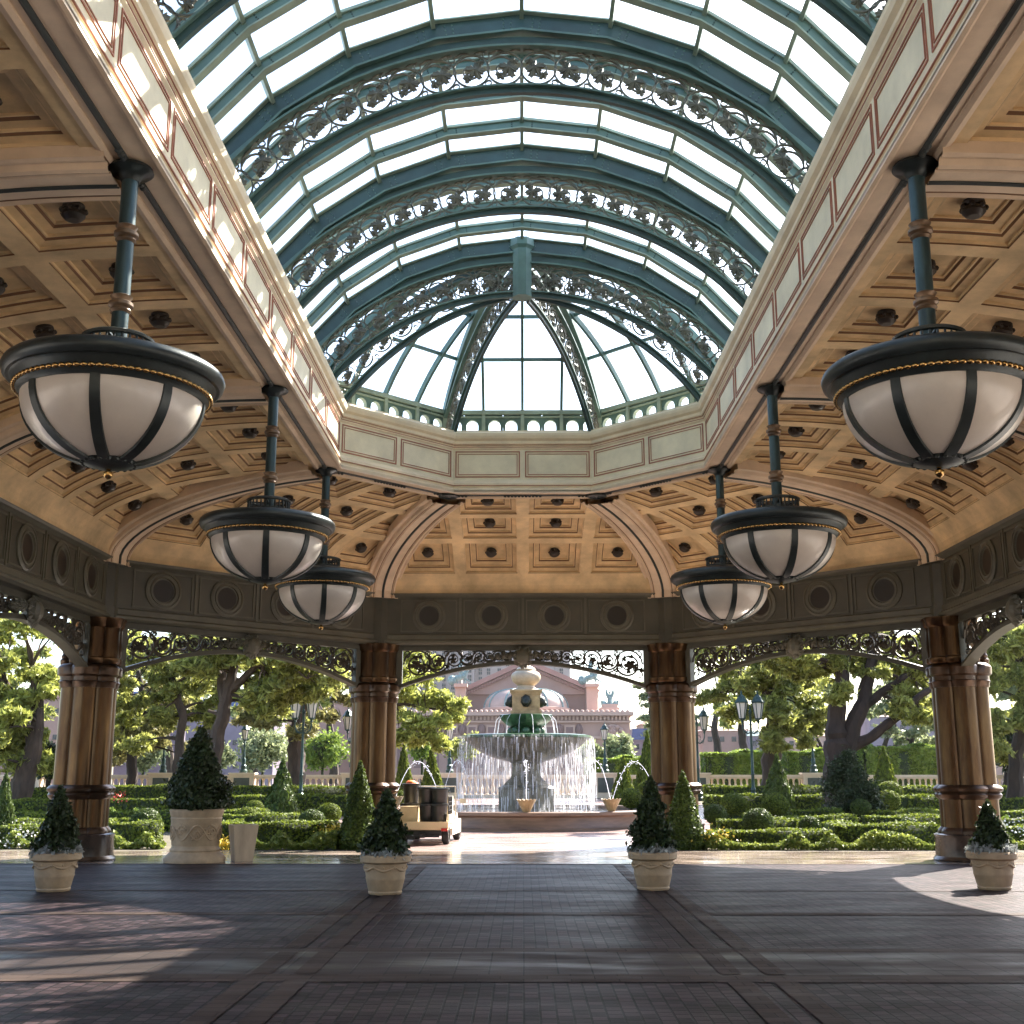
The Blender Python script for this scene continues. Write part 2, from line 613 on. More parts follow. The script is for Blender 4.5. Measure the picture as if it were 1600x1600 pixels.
# ------------------------------------------------------------------ plan of the hall: long hall ending in half an octagon
YC, YB = 20.75, -9.0
CEN = Vector((0, YC, 0))
T8 = math.tan(R(22.5))
S2 = math.sqrt(0.5)
NRM = [Vector((-1, 0, 0)), Vector((-S2, S2, 0)), Vector((0, 1, 0)), Vector((S2, S2, 0)), Vector((1, 0, 0))]
TAN = [Vector((0, 1, 0)), Vector((S2, S2, 0)), Vector((1, 0, 0)), Vector((S2, -S2, 0)), Vector((0, -1, 0))]


def P(k, w, u, z):
    v = CEN + NRM[k] * w + TAN[k] * u
    return Vector((v.x, v.y, z))


def ends(k, w):
    a = -(YC - YB) if k == 0 else -T8 * w
    b = (YC - YB) if k == 4 else T8 * w
    return a, b


def sweep_side(mb, k, prof, mis=0):
    """profile of (w, z) swept along side k between the mitred corners"""
    rows = []
    for w, z in prof:
        a, b = ends(k, w)
        rows.append([P(k, w, a, z), P(k, w, b, z)])
    mb.grid(rows, mis)
    return mb


SIDES = ['left', 'front left', 'far', 'front right', 'right']
hall = thing("entrance_pavilion", "ornate entrance pavilion with coffered cream vault, teal glass skylight and bronze columns", "pavilion", (0, 0, 0))

Z_B0, Z_B1, Z_S, Z_C = 4.79, 6.06, 7.48, 8.80   # beam bottom, beam top, soffit, parapet top
W_B, W_I, W_O = 8.55, 3.95, 3.52                # beam face, vault inner edge, opening

# ---- frieze beams, one per side
def bay_centres(k):
    if k in (1, 2, 3):
        return [0.0]
    s = -1 if k == 0 else 1
    # bays of the long sides: between columns at Y 24.3 | 17.4 | 10.6 | 3.8 | -3
    return [(-s) * (y - YC) for y in (20.87, 14.0, 7.2, 0.4)]


for k in range(5):
    mb = MB()
    prof = [(9.35, Z_B0), (W_B + .02, Z_B0), (W_B - .06, Z_B0 + .04), (W_B - .06, Z_B0 + .09), (W_B, Z_B0 + .13), (W_B, Z_B0 + .24), (W_B + .05, Z_B0 + .27),
            (W_B + .05, Z_B1 - .10), (W_B, Z_B1 - .07), (W_B - .05, Z_B1 - .05), (W_B - .08, Z_B1), (W_B + .05, Z_B1 + .02), (W_B + .05, Z_B1 + .4)]
    sweep_side(mb, k, prof, [0, 1, 1, 1, 1, 1, 0, 1, 1, 1, 1, 0])
    sweep_side(mb, k, [(9.35, Z_B1 + .4), (9.35, Z_B0)], 0)
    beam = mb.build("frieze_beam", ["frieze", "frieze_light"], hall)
    for c in bay_centres(k):
        if k in (0, 4) and abs(P(k, 9, c, 0).y) < 12:
            continue
        for j in range(4):
            u = c + (j - 1.5) * 1.56
            o = MB()
            # panel frame
            zc, hh, hw = (Z_B0 + .27 + Z_B1 - .10) / 2, 0.40, 0.70
            wf = W_B + .05

            def bar(u0, z0, u1, z1, th=.035, o=o, k=k, wf=wf):
                r = []
                for ww in (wf, wf - .022):
                    r.append([P(k, ww, u0, z0), P(k, ww, u1, z0), P(k, ww, u1, z1), P(k, ww, u0, z1)])
                o.grid(r, 0, close=True)
                o.face(r[1], 0)
            bar(u - hw, zc - hh, u + hw, zc - hh + .03)
            bar(u - hw, zc + hh - .03, u + hw, zc + hh)
            bar(u - hw, zc - hh + .03, u - hw + .03, zc + hh - .03)
            bar(u + hw - .03, zc - hh + .03, u + hw, zc + hh - .03)
            ub = u + .78
            if j < 3:
                bar(ub - .03, zc - .45, ub + .03, zc + .45)
            o.build("panel_frame", ["frieze_light"], beam)
            rd = MB()
            rp = [(.42, 0), (.42, .03), (.37, .05), (.36, .03), (.32, .03), (.31, .05), (.275, .055), (.265, .015), (.24, .01)]
            rows = [[P(k, wf - h, u + r * math.cos(a), zc + r * math.sin(a)) for a in [2 * math.pi * i / 32 for i in range(32)]] for r, h in rp]
            rd.grid(rows, 0, close=True)
            rd.face(rows[-1], 1)
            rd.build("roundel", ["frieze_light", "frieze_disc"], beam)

# corner pilasters on the frieze (wrap the corner, proud of the beam)
corners = []
for k in range(4):
    w = W_B
    corners.append((P(k, w, T8 * w, 0), (NRM[k] + NRM[k + 1]).normalized(), k))
for y in (17.4, 10.6, 3.8, -3.0):
    corners.append((Vector((-W_B, y, 0)), Vector((-1, 0, 0)), -1))
    corners.append((Vector((W_B, y, 0)), Vector((1, 0, 0)), -1))

COLS = []
for (c, n, k) in corners:
    t = Vector((-n.y, n.x, 0))
    rz = math.atan2(n.y, n.x)
    mb = MB()
    if k >= 0:
        # splayed block, folded round the corner
        for z0, z1, d, hw in ((Z_B0 - .01, Z_B0 + .25, .13, .46), (Z_B0 + .25, Z_B1 - .12, .09, .40), (Z_B1 - .12, Z_B1 + .03, .15, .48)):
            loop = [c + n * .3 + t * hw, c + n * (.17 - d) + t * hw, c - n * d, c + n * (.17 - d) - t * hw, c + n * .3 - t * hw]
            r0 = [Vector((p.x, p.y, z0)) for p in loop]
            r1 = [Vector((p.x, p.y, z1)) for p in loop]
            mb.grid([r0, r1], 0, flip=True)
            mb.face(r0, 0)
            mb.face(r1[::-1], 0)
    else:
        mb.box((c.x + n.x * .12, c.y, (Z_B0 + Z_B1) / 2), (.42, .8, Z_B1 - Z_B0 + .04), 0, 0)
    mb.build("corner_pilaster", ["frieze"], hall)
    cc = c + n * (.38 if k >= 0 else .35)
    COLS.append((cc, c + n * (.26 if k >= 0 else .2), n, rz))

# ---- clustered columns
SH = 6
def lobes(r_ring, r_sh, n=SH, ph=0.0):
    """radius of a ring of touching round shafts, by angle"""
    def f(a):
        best = 0.0
        for i in range(n):
            b = a - (ph + 2 * math.pi * i / n)
            cb = r_ring * math.cos(b)
            q = r_sh * r_sh - (r_ring * math.sin(b)) ** 2
            if q > 0 and cb > 0:
                best = max(best, cb + math.sqrt(q))
        return max(best, r_ring * 0.95)
    return f


first = True
cols_obj = None
for i, (cc, cn, n, rz) in enumerate(COLS):
    col = child("column", hall)
    col.location = (cc.x, cc.y, 0)
    col.rotation_euler = (0, 0, rz)
    if cols_obj is None:
        L6 = lobes(.335, .262)
        def scaled(s):
            return lambda a, s=s: L6(a) + s
        mb = MB()
        pts = 96
        def lob(mb, prof, mi=0, caps=True):
            rows = []
            for s, z in prof:
                rows.append([((L6(a) + s) * math.cos(a), (L6(a) + s) * math.sin(a), z) for a in [2 * math.pi * q / pts for q in range(pts)]])
            mb.grid(rows, mi, close=True)
            if caps:
                mb.face(rows[0][::-1], mi)
                mb.face(rows[-1], mi)
        lob(mb, [(-.02, .62), (-.02, 1.22)], 0)
        lob(mb, [(-.03, 1.44), (-.035, 3.42)], 0)
        # shallow bands under the cap and above the belt
        m0 = mb.build("shaft", ["bronze_col"], col, smooth=True)
        mb = MB()
        lob(mb, [(.04, .50), (.05, .54), (.03, .60), (-.01, .64)], 0)
        lob(mb, [(0, 1.18), (.045, 1.22), (.06, 1.27), (.03, 1.31), (.075, 1.34), (.085, 1.39), (.05, 1.43), (0, 1.46)], 0)
        m1 = mb.build("belt_ring", ["bronze_ring"], col, smooth=True)
        mb = MB()
        lob(mb, [(-.01, 3.38), (.0, 3.46), (.02, 3.50), (.0, 3.52), (.0, 3.60), (.05, 3.64), (.06, 3.78), (.03, 3.82), (-.03, 3.86), (-.25, 3.90)], 0)
        m2 = mb.build("capital", ["bronze_ring"], col, smooth=True)
        mb = MB()
        mb.lathe([(.74, 0), (.75, .03), (.73, .06), (.70, .09), (.69, .44), (.71, .50), (.66, .52)], seg=40)
        m3 = mb.build("base", ["marble_dark"], col, smooth=True)
        mb = MB()
        N3 = lobes(.285, .22, 6)
        rows = []
        for s, z in ((-.0, 3.86), (0.03, 3.9), (0.03, 3.98), (0, 4.0), (0, 4.6), (.04, 4.64), (.05, 4.72), (.08, 4.78), (.08, 4.80)):
            rows.append([(-.12 + (N3(a) + s) * math.cos(a), (N3(a) + s) * math.sin(a), z) for a in [2 * math.pi * q / 72 for q in range(72)]])
        mb.grid(rows, 0, close=True)
        m4 = mb.build("neck", ["bronze_col"], col, smooth=True)
        mb = MB()
        for a in (-.55, 0.0, .55):
            x, y = .38 * math.cos(a), .5 * math.sin(a)
            mb.lathe([(.10, 3.86), (.11, 3.95), (.075, 3.99), (.09, 4.03), (.06, 4.09), (.08, 4.13), (.03, 4.18), (.005, 4.2)], (x + .12, y, 0), 12)
        m5 = mb.build("cap_finial", ["bronze_ring"], col, smooth=True)
        cols_obj = [m0, m1, m2, m3, m4, m5]
    else:
        for m in cols_obj:
            o = m.copy()
            COL.objects.link(o)
            o.parent = col


# ------------------------------------------------------------------ scrollwork drawing (flat bars of iron in a local plane)
def ribbon(mb, pts, wd, th, fr, mi=0):
    """pts: 2-D polyline (a, b); fr(a, b, h) -> world; bar of width wd and thickness th, tapering if wd is a list"""
    n = len(pts)
    wds = wd if isinstance(wd, (list, tuple)) else [wd] * n
    rows = []
    for i in range(n):
        a0, b0 = pts[max(i - 1, 0)]
        a1, b1 = pts[min(i + 1, n - 1)]
        dx, dy = a1 - a0, b1 - b0
        l = math.hypot(dx, dy) or 1
        nx, ny = -dy / l * wds[i] / 2, dx / l * wds[i] / 2
        a, b = pts[i]
        rows.append([fr(a + nx, b + ny, -th / 2), fr(a + nx, b + ny, th / 2), fr(a - nx, b - ny, th / 2), fr(a - nx, b - ny, -th / 2)])
    mb.grid(rows, mi, close=True)


def spiral(cx, cy, r0, r1, a0, turns, n=18, sx=1, sy=1):
    out = []
    for i in range(n + 1):
        t = i / n
        r = r0 + (r1 - r0) * t ** 0.8
        a = a0 + turns * 2 * math.pi * t
        out.append((cx + sx * r * math.cos(a), cy + sy * r * math.sin(a)))
    return out


def leaf_star(mb, cx, cy, r, th, fr, mi=0, spikes=5, rot=0.0, jag=0.5):
    """an acanthus rosette: a lobed plate with deep cuts, raised in the middle"""
    n = max(3, spikes) * 6
    ring = []
    for i in range(n):
        a = rot + 2 * math.pi * i / n
        q = [.50, .86, .80, 1.0, .80, .86][i % 6] * (1 + .13 * math.sin(2 * a + rot * 5) + .09 * math.sin(5 * a))
        ring.append((cx + r * q * math.cos(a), cy + r * q * math.sin(a)))
    for s in (-1, 1):
        c = fr(cx, cy, s * th * 1.6)
        pts = [fr(a, b, s * th * .3) for a, b in ring]
        for i in range(n):
            mb.face([c, pts[i], pts[(i + 1) % n]], mi)
    mb.grid([[fr(a, b, -th * .3) for a, b in ring], [fr(a, b, th * .3) for a, b in ring]], mi, close=True)


def curl_unit(mb, cx, cy, r, fr, flip=1, th=.03, wd=.028, leaf=True):
    """one ring scroll: C curve closing in a spiral on a leaf cluster, with side tendrils and small leaves"""
    p = spiral(cx, cy, r, r * .30, R(200) if flip > 0 else R(20), 1.55 * flip, 30)
    ribbon(mb, p, [wd * (1.15 - .6 * i / 30) for i in range(31)], th, fr)
    if leaf:
        leaf_star(mb, cx + .10 * r * flip, cy - .04 * r, r * .50, th, fr, spikes=5, rot=random.random() * 3)
        for q in range(3):
            a = random.random() * 6.28
            leaf_star(mb, cx + .55 * r * math.cos(a), cy + .55 * r * math.sin(a), r * .24, th * .8, fr, spikes=3, rot=a)
    for (dx, dy, sg, a0) in ((-.78, .80, -1, -90), (.84, -.86, -1, 90), (.80, .82, 1, -90), (-.82, -.84, 1, 90)):
        q = spiral(cx + r * dx * flip, cy + r * dy * flip, r * .32, r * .10, R(a0) * flip, .95 * sg * flip, 12)
        ribbon(mb, q, [wd * (.8 - .03 * i) for i in range(13)], th * .8, fr)
    leaf_star(mb, cx + r * .98, cy - r * .45 * flip, r * .26, th * .8, fr, spikes=4, rot=random.random())


# ---- pierced arches below the beams
def lattice_arch(k, c, half):
    arch = child("lattice_arch", hall)
    wz = 8.86
    zt = Z_B0
    z_end, z_mid = 3.82, 4.40

    def zlow(u):
        t = abs(u) / half
        return z_mid - (z_mid - z_end) * t ** 1.9

    def fr(u, z, h):
        return P(k, wz + h, c + u, z)
    mb = MB()
    n = 28
    # arched lower rail and top rail and end posts
    for hh, dw in ((.07, .16), (.03, .24)):
        rows = []
        for i in range(n + 1):
            u = -half + 2 * half * i / n
            z = zlow(u) - (.045 if dw > .2 else 0)
            rows.append([P(k, wz - dw / 2, c + u, z - hh), P(k, wz + dw / 2, c + u, z - hh), P(k, wz + dw / 2, c + u, z + hh * .3), P(k, wz - dw / 2, c + u, z + hh * .3)])
        mb.grid(rows, 0, close=True)
    for (u0, z0, u1, z1) in ((-half, zt - .12, half, zt + .005), (-half - .16, z_end - .1, -half + .02, zt), (half - .02, z_end - .1, half + .16, zt)):
        r = []
        for dw in (-.09, .09):
            r.append([P(k, wz + dw, c + u0, z0), P(k, wz + dw, c + u1, z0), P(k, wz + dw, c + u1, z1), P(k, wz + dw, c + u0, z1)])
        mb.grid(r, 0, close=True)
        mb.face(r[0][::-1], 0)
        mb.face(r[1], 0)
    mb.build("arch_rail", ["frieze"], arch)
    # scrolls
    mb = MB()
    random.seed(int(abs(c) * 10) + k * 7 + 3)
    for s in (-1, 1):
        u = s * (half - .03)
        flip = 1
        px = None
        while abs(u) > .42:
            h = (zt - .12) - (zlow(u - s * .15) + .03)
            r = max(.11, h / 2 * .96)
            if abs(u) - 2 * r < .12:
                r = max(.1, (abs(u) - .2) / 2)
            cu = u - s * r
            h2 = (zt - .12) - (zlow(cu) + .03)
            r2 = min(r, h2 / 2)
            cz = (zlow(cu) + .03) + h2 / 2
            curl_unit(mb, cu, cz, r2 * .92, fr, flip * s, th=.035, wd=.045 if r2 > .25 else .032)
            # secondary curl inside the big ones
            if r2 > .28:
                for a in (40, 160, 290):
                    aa = R(a + 30 * flip)
                    qx, qz = cu + r2 * .62 * math.cos(aa), cz + r2 * .62 * math.sin(aa)
                    ribbon(mb, spiral(qx, qz, r2 * .25, r2 * .07, aa, 1.1 * flip, 12), .026, .03, fr)
                    leaf_star(mb, qx, qz, r2 * .15, .03, fr, spikes=4, rot=a)
            # vine wave linking
            ribbon(mb, [(cu + r2 * math.cos(t) * 1.0, cz + flip * (r2 * math.sin(t))) for t in [math.pi * q / 10 for q in range(11)]], .04, .04, fr)
            flip *= -1
            u -= s * r2 * 1.72
    mb.build("scrollwork", ["scroll_dark"], arch)
    # keystone boss with leaves
    mb = MB()
    base = P(k, wz - .14, c, 4.50)
    for a, rr, dz, s in ((0, 0, 0, .20),):
        mb.ball(base, .19, 14, 10, sz=1.2)
    for i in range(9):
        a = 2 * math.pi * i / 9
        leaf_star(mb, .17 * math.cos(a), 4.50 + .20 * math.sin(a), .11, .05, lambda u, z, h: P(k, wz - .16 + h, c + u, z), spikes=4, rot=a)
    for s in (-1, 1):
        for q in range(4):
            leaf_star(mb, s * (.30 + .16 * q), 4.56 - .02 * q, .12 - .012 * q, .05, lambda u, z, h: P(k, wz - .1 + h, c + u, z), spikes=5, rot=q)
    mb.build("keystone_boss", ["frieze_light"], arch)


for k in (1, 2, 3):
    lattice_arch(k, 0, 3.02)
for y in (20.87, 14.0):
    lattice_arch(0, y - YC, 3.0)
    lattice_arch(4, YC - y, 3.0)

# ------------------------------------------------------------------ coffered vault
A_V, B_V = W_B - W_I, Z_S - Z_B1
_ang = np.linspace(0, math.pi / 2, 400)
_wx = W_I + A_V * np.sin(_ang)
_zz = Z_B1 + B_V * np.cos(_ang)
_len = np.concatenate([[0], np.cumsum(np.hypot(np.diff(_wx), np.diff(_zz)))])
ARC = _len[-1]


def vprof(s, h=0.0):
    """arc length s measured from the beam upward -> (w, z), pushed h outward/up of the face"""
    q = max(0.0, min(ARC, ARC - s))
    a = float(np.interp(q, _len, _ang))
    w, z = W_I + A_V * math.sin(a), Z_B1 + B_V * math.cos(a)
    nw, nz = math.sin(a) / A_V, math.cos(a) / B_V
    l = math.hypot(nw, nz)
    return w + h * nw / l, z + h * nz / l


def V(k, u, s, h=0.0):
    w, z = vprof(s, h)
    return P(k, w, u, z)


CW = 1.55
ROWS_S = [0.42 + i * (ARC - .42 - .10) / 3 for i in range(4)]


def loop_rect(k, u0, u1, s0, s1, h, n=5):
    pts = []
    for i in range(n):
        pts.append(V(k, u0 + (u1 - u0) * i / n, s0, h))
    for i in range(n):
        pts.append(V(k, u1, s0 + (s1 - s0) * i / n, h))
    for i in range(n):
        pts.append(V(k, u1 - (u1 - u0) * i / n, s1, h))
    for i in range(n):
        pts.append(V(k, u0, s1 - (s1 - s0) * i / n, h))
    return pts


KNOB = None


def make_knob(k, u, s, parent):
    global KNOB
    c = V(k, u, s, .17)
    if KNOB is None:
        mb = MB()
        mb.lathe([(.115, .03), (.12, 0), (.10, -.03), (.125, -.06), (.125, -.10), (.09, -.14), (.06, -.15)], seg=14)
        for q in range(7):
            a = 2 * math.pi * q / 7
            mb.ball((.12 * math.cos(a), .12 * math.sin(a), -.05), .035, 6, 4)
        o = mb.build("ceiling_rosette", ["knob"], parent, smooth=True)
        KNOB = o
    else:
        o = KNOB.copy()
        COL.objects.link(o)
        o.parent = parent
    w, z = vprof(s, 0)
    w2, z2 = vprof(s, 1)
    nrm = (NRM[k] * (w2 - w) + Vector((0, 0, z2 - z))).normalized()
    o.location = c
    o.rotation_euler = nrm.to_track_quat('Z', 'Y').to_euler()


def vault_panel(k, c, ncol, clip):
    mb = MB()
    u_lo, u_hi = c - ncol * CW / 2, c + ncol * CW / 2
    mul = 10

    def strip(u0, u1, s0, s1, nu, ns):
        mb.grid([[V(k, u0 + (u1 - u0) * i / nu, s0 + (s1 - s0) * j / ns) for i in range(nu + 1)] for j in range(ns + 1)], 0)
    full0, full1 = (-T8 * W_B - .3, T8 * W_B + .3) if k in (1, 2, 3) else (c - 3.45, c + 3.45)
    strip(full0, full1, 0, ROWS_S[0], 1, 4)
    strip(full0, full1, ROWS_S[3], ARC, 1, 1)
    if full0 < u_lo:
        strip(full0, u_lo, ROWS_S[0], ROWS_S[3], 1, mul)
        strip(u_hi, full1, ROWS_S[0], ROWS_S[3], 1, mul)
    knobs = []
    for r in range(3):
        s0, s1 = ROWS_S[r], ROWS_S[r + 1]
        for j in range(ncol):
            u0, u1 = u_lo + j * CW, u_lo + (j + 1) * CW
            wm, _ = vprof((s0 + s1) / 2)
            um = (u0 + u1) / 2
            if clip and k in (1, 2, 3) and abs(um) - CW / 2 > T8 * wm:
                continue
            seq = [(0, 0, 0), (.135, 0, 0), (.135, .02, 2), (.155, .02, 0), (.155, .055, 0), (.25, .075, 1), (.27, .10, 2), (.29, .10, 0), (.29, .13, 0),
                   (.40, .14, 1), (.42, .17, 2), (.44, .17, 0), (.44, .20, 0)]
            loops = []
            mis = []
            for ins, h, mi in seq:
                loops.append(loop_rect(k, u0 + ins, u1 - ins, s0 + ins, s1 - ins, h))
                mis.append(mi)
            mb.grid(loops, mis[1:], close=True)
            mb.face(loops[-1], 1)
            if (not clip) or abs(um) + .15 < T8 * wm or k in (0, 4):
                ok = True
                if k == 0 and um > T8 * wm - .3:
                    ok = False
                if k == 4 and um < -T8 * wm + .3:
                    ok = False
                if ok:
                    knobs.append((um, (s0 + s1) / 2))
    o = mb.build("vault_panel", ["ochre", "ochre_deep", "ochre_line"], hall)
    # trim at the hips
    import bmesh
    bm = bmesh.new()
    bm.from_mesh(o.data)

    def cut(pt, no):
        g = bm.verts[:] + bm.edges[:] + bm.faces[:]
        bmesh.ops.bisect_plane(bm, geom=g, plane_co=pt, plane_no=no, clear_outer=True)
    if k in (1, 2, 3) or clip:
        for side in (-1, 1):
            if k == 0 and side < 0:
                continue
            if k == 4 and side > 0:
                continue
            # hip plane: u = side*T8*w ; outward normal = TAN*side - NRM*T8
            no = (TAN[k] * side - NRM[k] * T8).normalized()
            cut(CEN, no)
    bm.to_mesh(o.data)
    bm.free()
    for u, s in knobs:
        make_knob(k, u, s, o)
    return o


for k in (1, 2, 3):
    vault_panel(k, 0, 4, True)
for y, cl in ((20.87, True), (14.0, False), (7.2, False), (0.4, False), (-6.4, False)):
    vault_panel(0, y - YC, 4, cl)
    vault_panel(4, YC - y, 4, cl)


# ---- vault ribs
def vault_rib(pos, name="vault_rib"):
    """pos(s) -> (point, plan direction outward, lateral direction)"""
    prof = [(-.44, -.10, 0), (-.44, .10, 0), (-.40, .12, 0), (-.37, .10, 0), (-.33, .10, 0), (-.31, .16, 0), (-.27, .18, 0), (-.25, .15, 0), (-.21, .15, 0), (-.19, .17, 0),
            (.19, .17, 0), (.21, .15, 0), (.25, .15, 0), (.27, .18, 0), (.31, .16, 0), (.33, .10, 0), (.37, .10, 0), (.40, .12, 0), (.44, .10, 0), (.44, -.10, 0)]
    n = 26
    rows = []
    centre = []
    for i in range(n + 1):
        s = -.10 + (ARC + .10) * i / n if i else -.12
        p, lat, nrm = pos(s)
        rows.append([p + lat * v - nrm * h for v, h, _ in prof])
        centre.append((p, lat, nrm))
    mb = MB()
    mb.grid(rows, 0)
    o = mb.build(name, ["pink_stone"], hall)
    mb = MB()
    rows = []
    for p, lat, nrm in centre:
        rows.append([p + lat * v - nrm * h for v, h in ((-.028, .165), (-.028, .185), (0, .20), (.028, .185), (.028, .165))])
    mb.grid(rows, 0)
    mb.build("cable_moulding", ["groove"], o)
    mb = MB()
    rows = [[p + lat * v - nrm * h for v, h in ((.225, .152), (.225, .158), (.24, .158), (.24, .152))] for p, lat, nrm in centre]
    mb.grid(rows, 0)
    rows = [[p + lat * v - nrm * h for v, h in ((-.24, .152), (-.24, .158), (-.225, .158), (-.225, .152))] for p, lat, nrm in centre]
    mb.grid(rows, 0)
    mb.build("painted_line", ["ochre_line"], o)


def rib_pos(plan_dir, lat, k_w):
    def pos(s):
        w, z = vprof(s)
        w2, z2 = vprof(s, 1.0)
        if s < 0:
            z -= -s
        q = w * k_w
        p = CEN + plan_dir * q
        nr = (plan_dir * (w2 - w) + Vector((0, 0, z2 - z if s >= 0 else 0))).normalized()
        return Vector((p.x, p.y, z)), lat, nr
    return pos


for k in range(4):
    d = (NRM[k] + NRM[k + 1]).normalized()
    vault_rib(rib_pos(d, Vector((-d.y, d.x, 0)), 1 / math.cos(R(22.5))))
for y in (17.4, 10.6, 3.8, -3.0):
    for sx in (-1, 1):
        def pos(s, y=y, sx=sx):
            w, z = vprof(s)
            w2, z2 = vprof(s, 1.0)
            if s < 0:
                z += s
            nr = Vector((sx * (w2 - w), 0, z2 - z if s >= 0 else 0)).normalized()
            return Vector((sx * w, y, z)), Vector((0, 1, 0)) * sx, nr
        vault_rib(pos)

# ---- flat soffit ring and the cream parapet round the opening
for k in range(5):
    mb = MB()
    prof = [(W_I + .08, Z_S + .06), (W_I + .08, Z_S - .03), (W_I + .02, Z_S - .05), (W_I - .02, Z_S - .02), (W_I - .02, Z_S), (W_O + .06, Z_S), (W_O + .02, Z_S - .035), (W_O - .02, Z_S - .03), (W_O - .02, Z_S + .02)]
    sweep_side(mb, k, prof, 0)
    so = mb.build("soffit_band", ["pink_stone"], hall)
    mb = MB()
    wl = W_O + .30
    sweep_side(mb, k, [(wl + .035, Z_S + .01), (wl + .03, Z_S - .018), (wl, Z_S - .032), (wl - .03, Z_S - .018), (wl - .035, Z_S + .01)], 0)
    # twisted stretch of the cable at both ends of every bay
    a, b = ends(k, wl)
    cs = [a, b] if k in (1, 2, 3) else [-(1 if k == 0 else -1) * (YC - y) for y in (17.35, 10.55, 3.75)] + [b if k == 0 else a]
    for c in cs + ([0] if k in (1, 2, 3) else []):
        for q in range(-5, 6):
            if abs(q) < 1 and c != 0:
                continue
            u = c + q * .075
            if k in (1, 2, 3) and (u < a or u > b):
                continue
            p = P(k, wl, u, Z_S - .02)
            mb.ball(p, .038, 8, 5)
    mb.build("cable_moulding", ["groove"], so)
    # parapet
    mb = MB()
    pz = [(W_O - .02, Z_S), (W_O - .02, 7.53), (W_O + .02, 7.55), (W_O + .02, 7.60), (W_O - .01, 7.62), (W_O - .01, 7.67), (W_O + .03, 7.70), (W_O + .05, 7.74),
          (W_O + .05, 8.40), (W_O + .02, 8.43), (W_O + .02, 8.48), (W_O - .03, 8.52), (W_O - .03, 8.58), (W_O - .08, 8.62), (W_O - .10, 8.68), (W_O - .10, 8.74), (W_O - .06, 8.78), (W_O - .06, 8.80), (4.3, 8.82)]
    mis = [0] * (len(pz) - 1)
    mis[7] = 1
    sweep_side(mb, k, pz, mis)
    par = mb.build("parapet_wall", ["cream", "cream_panel"], hall)
    for zl in (7.615, 8.455, 8.50):
        mb = MB()
        ww = W_O - .012 if zl < 8 else (W_O + .012 if zl < 8.47 else W_O - .01)
        sweep_side(mb, k, [(ww + .03, zl - .006), (ww, zl - .006), (ww, zl + .006), (ww + .03, zl + .006)], 0)
        mb.build("painted_line", ["paint_red"], par)
    wf = W_O + .05
    a, b = ends(k, wf)
    if k in (1, 2, 3):
        npan = 2
        step = (b - a) / npan
        cen = [a + step * (i + .5) for i in range(npan)]
    else:
        step = 1.62
        if k == 0:
            cen = [b - step * (i + .5) for i in range(14)]
        else:
            cen = [a + step * (i + .5) for i in range(14)]
    for c in cen:
        mb = MB()
        hw, z0, z1 = step / 2 - .055, 7.80, 8.37
        for ins, th in ((0, .022), (.055, .012)):
            for (ua, za, ub, zb) in ((-hw + ins, z0 + ins, hw - ins, z0 + ins + th), (-hw + ins, z1 - ins - th, hw - ins, z1 - ins),
                                     (-hw + ins, z0 + ins + th, -hw + ins + th, z1 - ins - th), (hw - ins - th, z0 + ins + th, hw - ins, z1 - ins - th)):
                r = [[P(k, wf - h, c + ua, za), P(k, wf - h, c + ub, za), P(k, wf - h, c + ub, zb), P(k, wf - h, c + ua, zb)] for h in (0.0, .012)]
                mb.grid(r, 0, close=True)
                mb.face(r[1], 0)
        mb.build("painted_frame", ["paint_red"], par)

# discs where ribs meet the soffit cable
for k in range(4):
    d = (NRM[k] + NRM[k + 1]).normalized()
    c = CEN + d * ((W_O + .30) / math.cos(R(22.5)))
    mb = MB()
    mb.lathe([(.20, 0), (.21, -.03), (.17, -.05), (.15, -.035), (.05, -.03), (.02, -.05)], (c.x, c.y, Z_S - .015), 20, caps=False)
    mb.build("soffit_rosette", ["groove"], hall, smooth=True)

# ---- outer roof shell
for k in range(5):
    mb = MB()
    sweep_side(mb, k, [(9.35, Z_B1 + .4), (10.4, 6.25), (10.45, 6.5), (9.6, 6.75), (8.9, 7.7), (4.36, 8.75), (4.3, 8.82)], 0)
    mb.build("outer_roof", ["roof_metal"], hall)
mb = MB()
mb.box((0, YB - .15, 5.5), (24, .3, 13.0))
mb.build("rear_wall", ["hotel_wall"], hall)

# ------------------------------------------------------------------ skylight
GC, GR = 6.55, 5.0
W_G = 4.10
TH0 = math.asin(W_G / GR)
NF = 8
ANG = [-TH0 + 2 * TH0 * i / NF for i in range(NF + 1)]
Z_G0 = GC + math.sqrt(GR ** 2 - W_G ** 2)
PIT = 0.85
Y_END = YC - PIT * 32


def bar_pt(a, y, r=GR):
    return Vector((r * math.sin(a), y, GC + r * math.cos(a)))


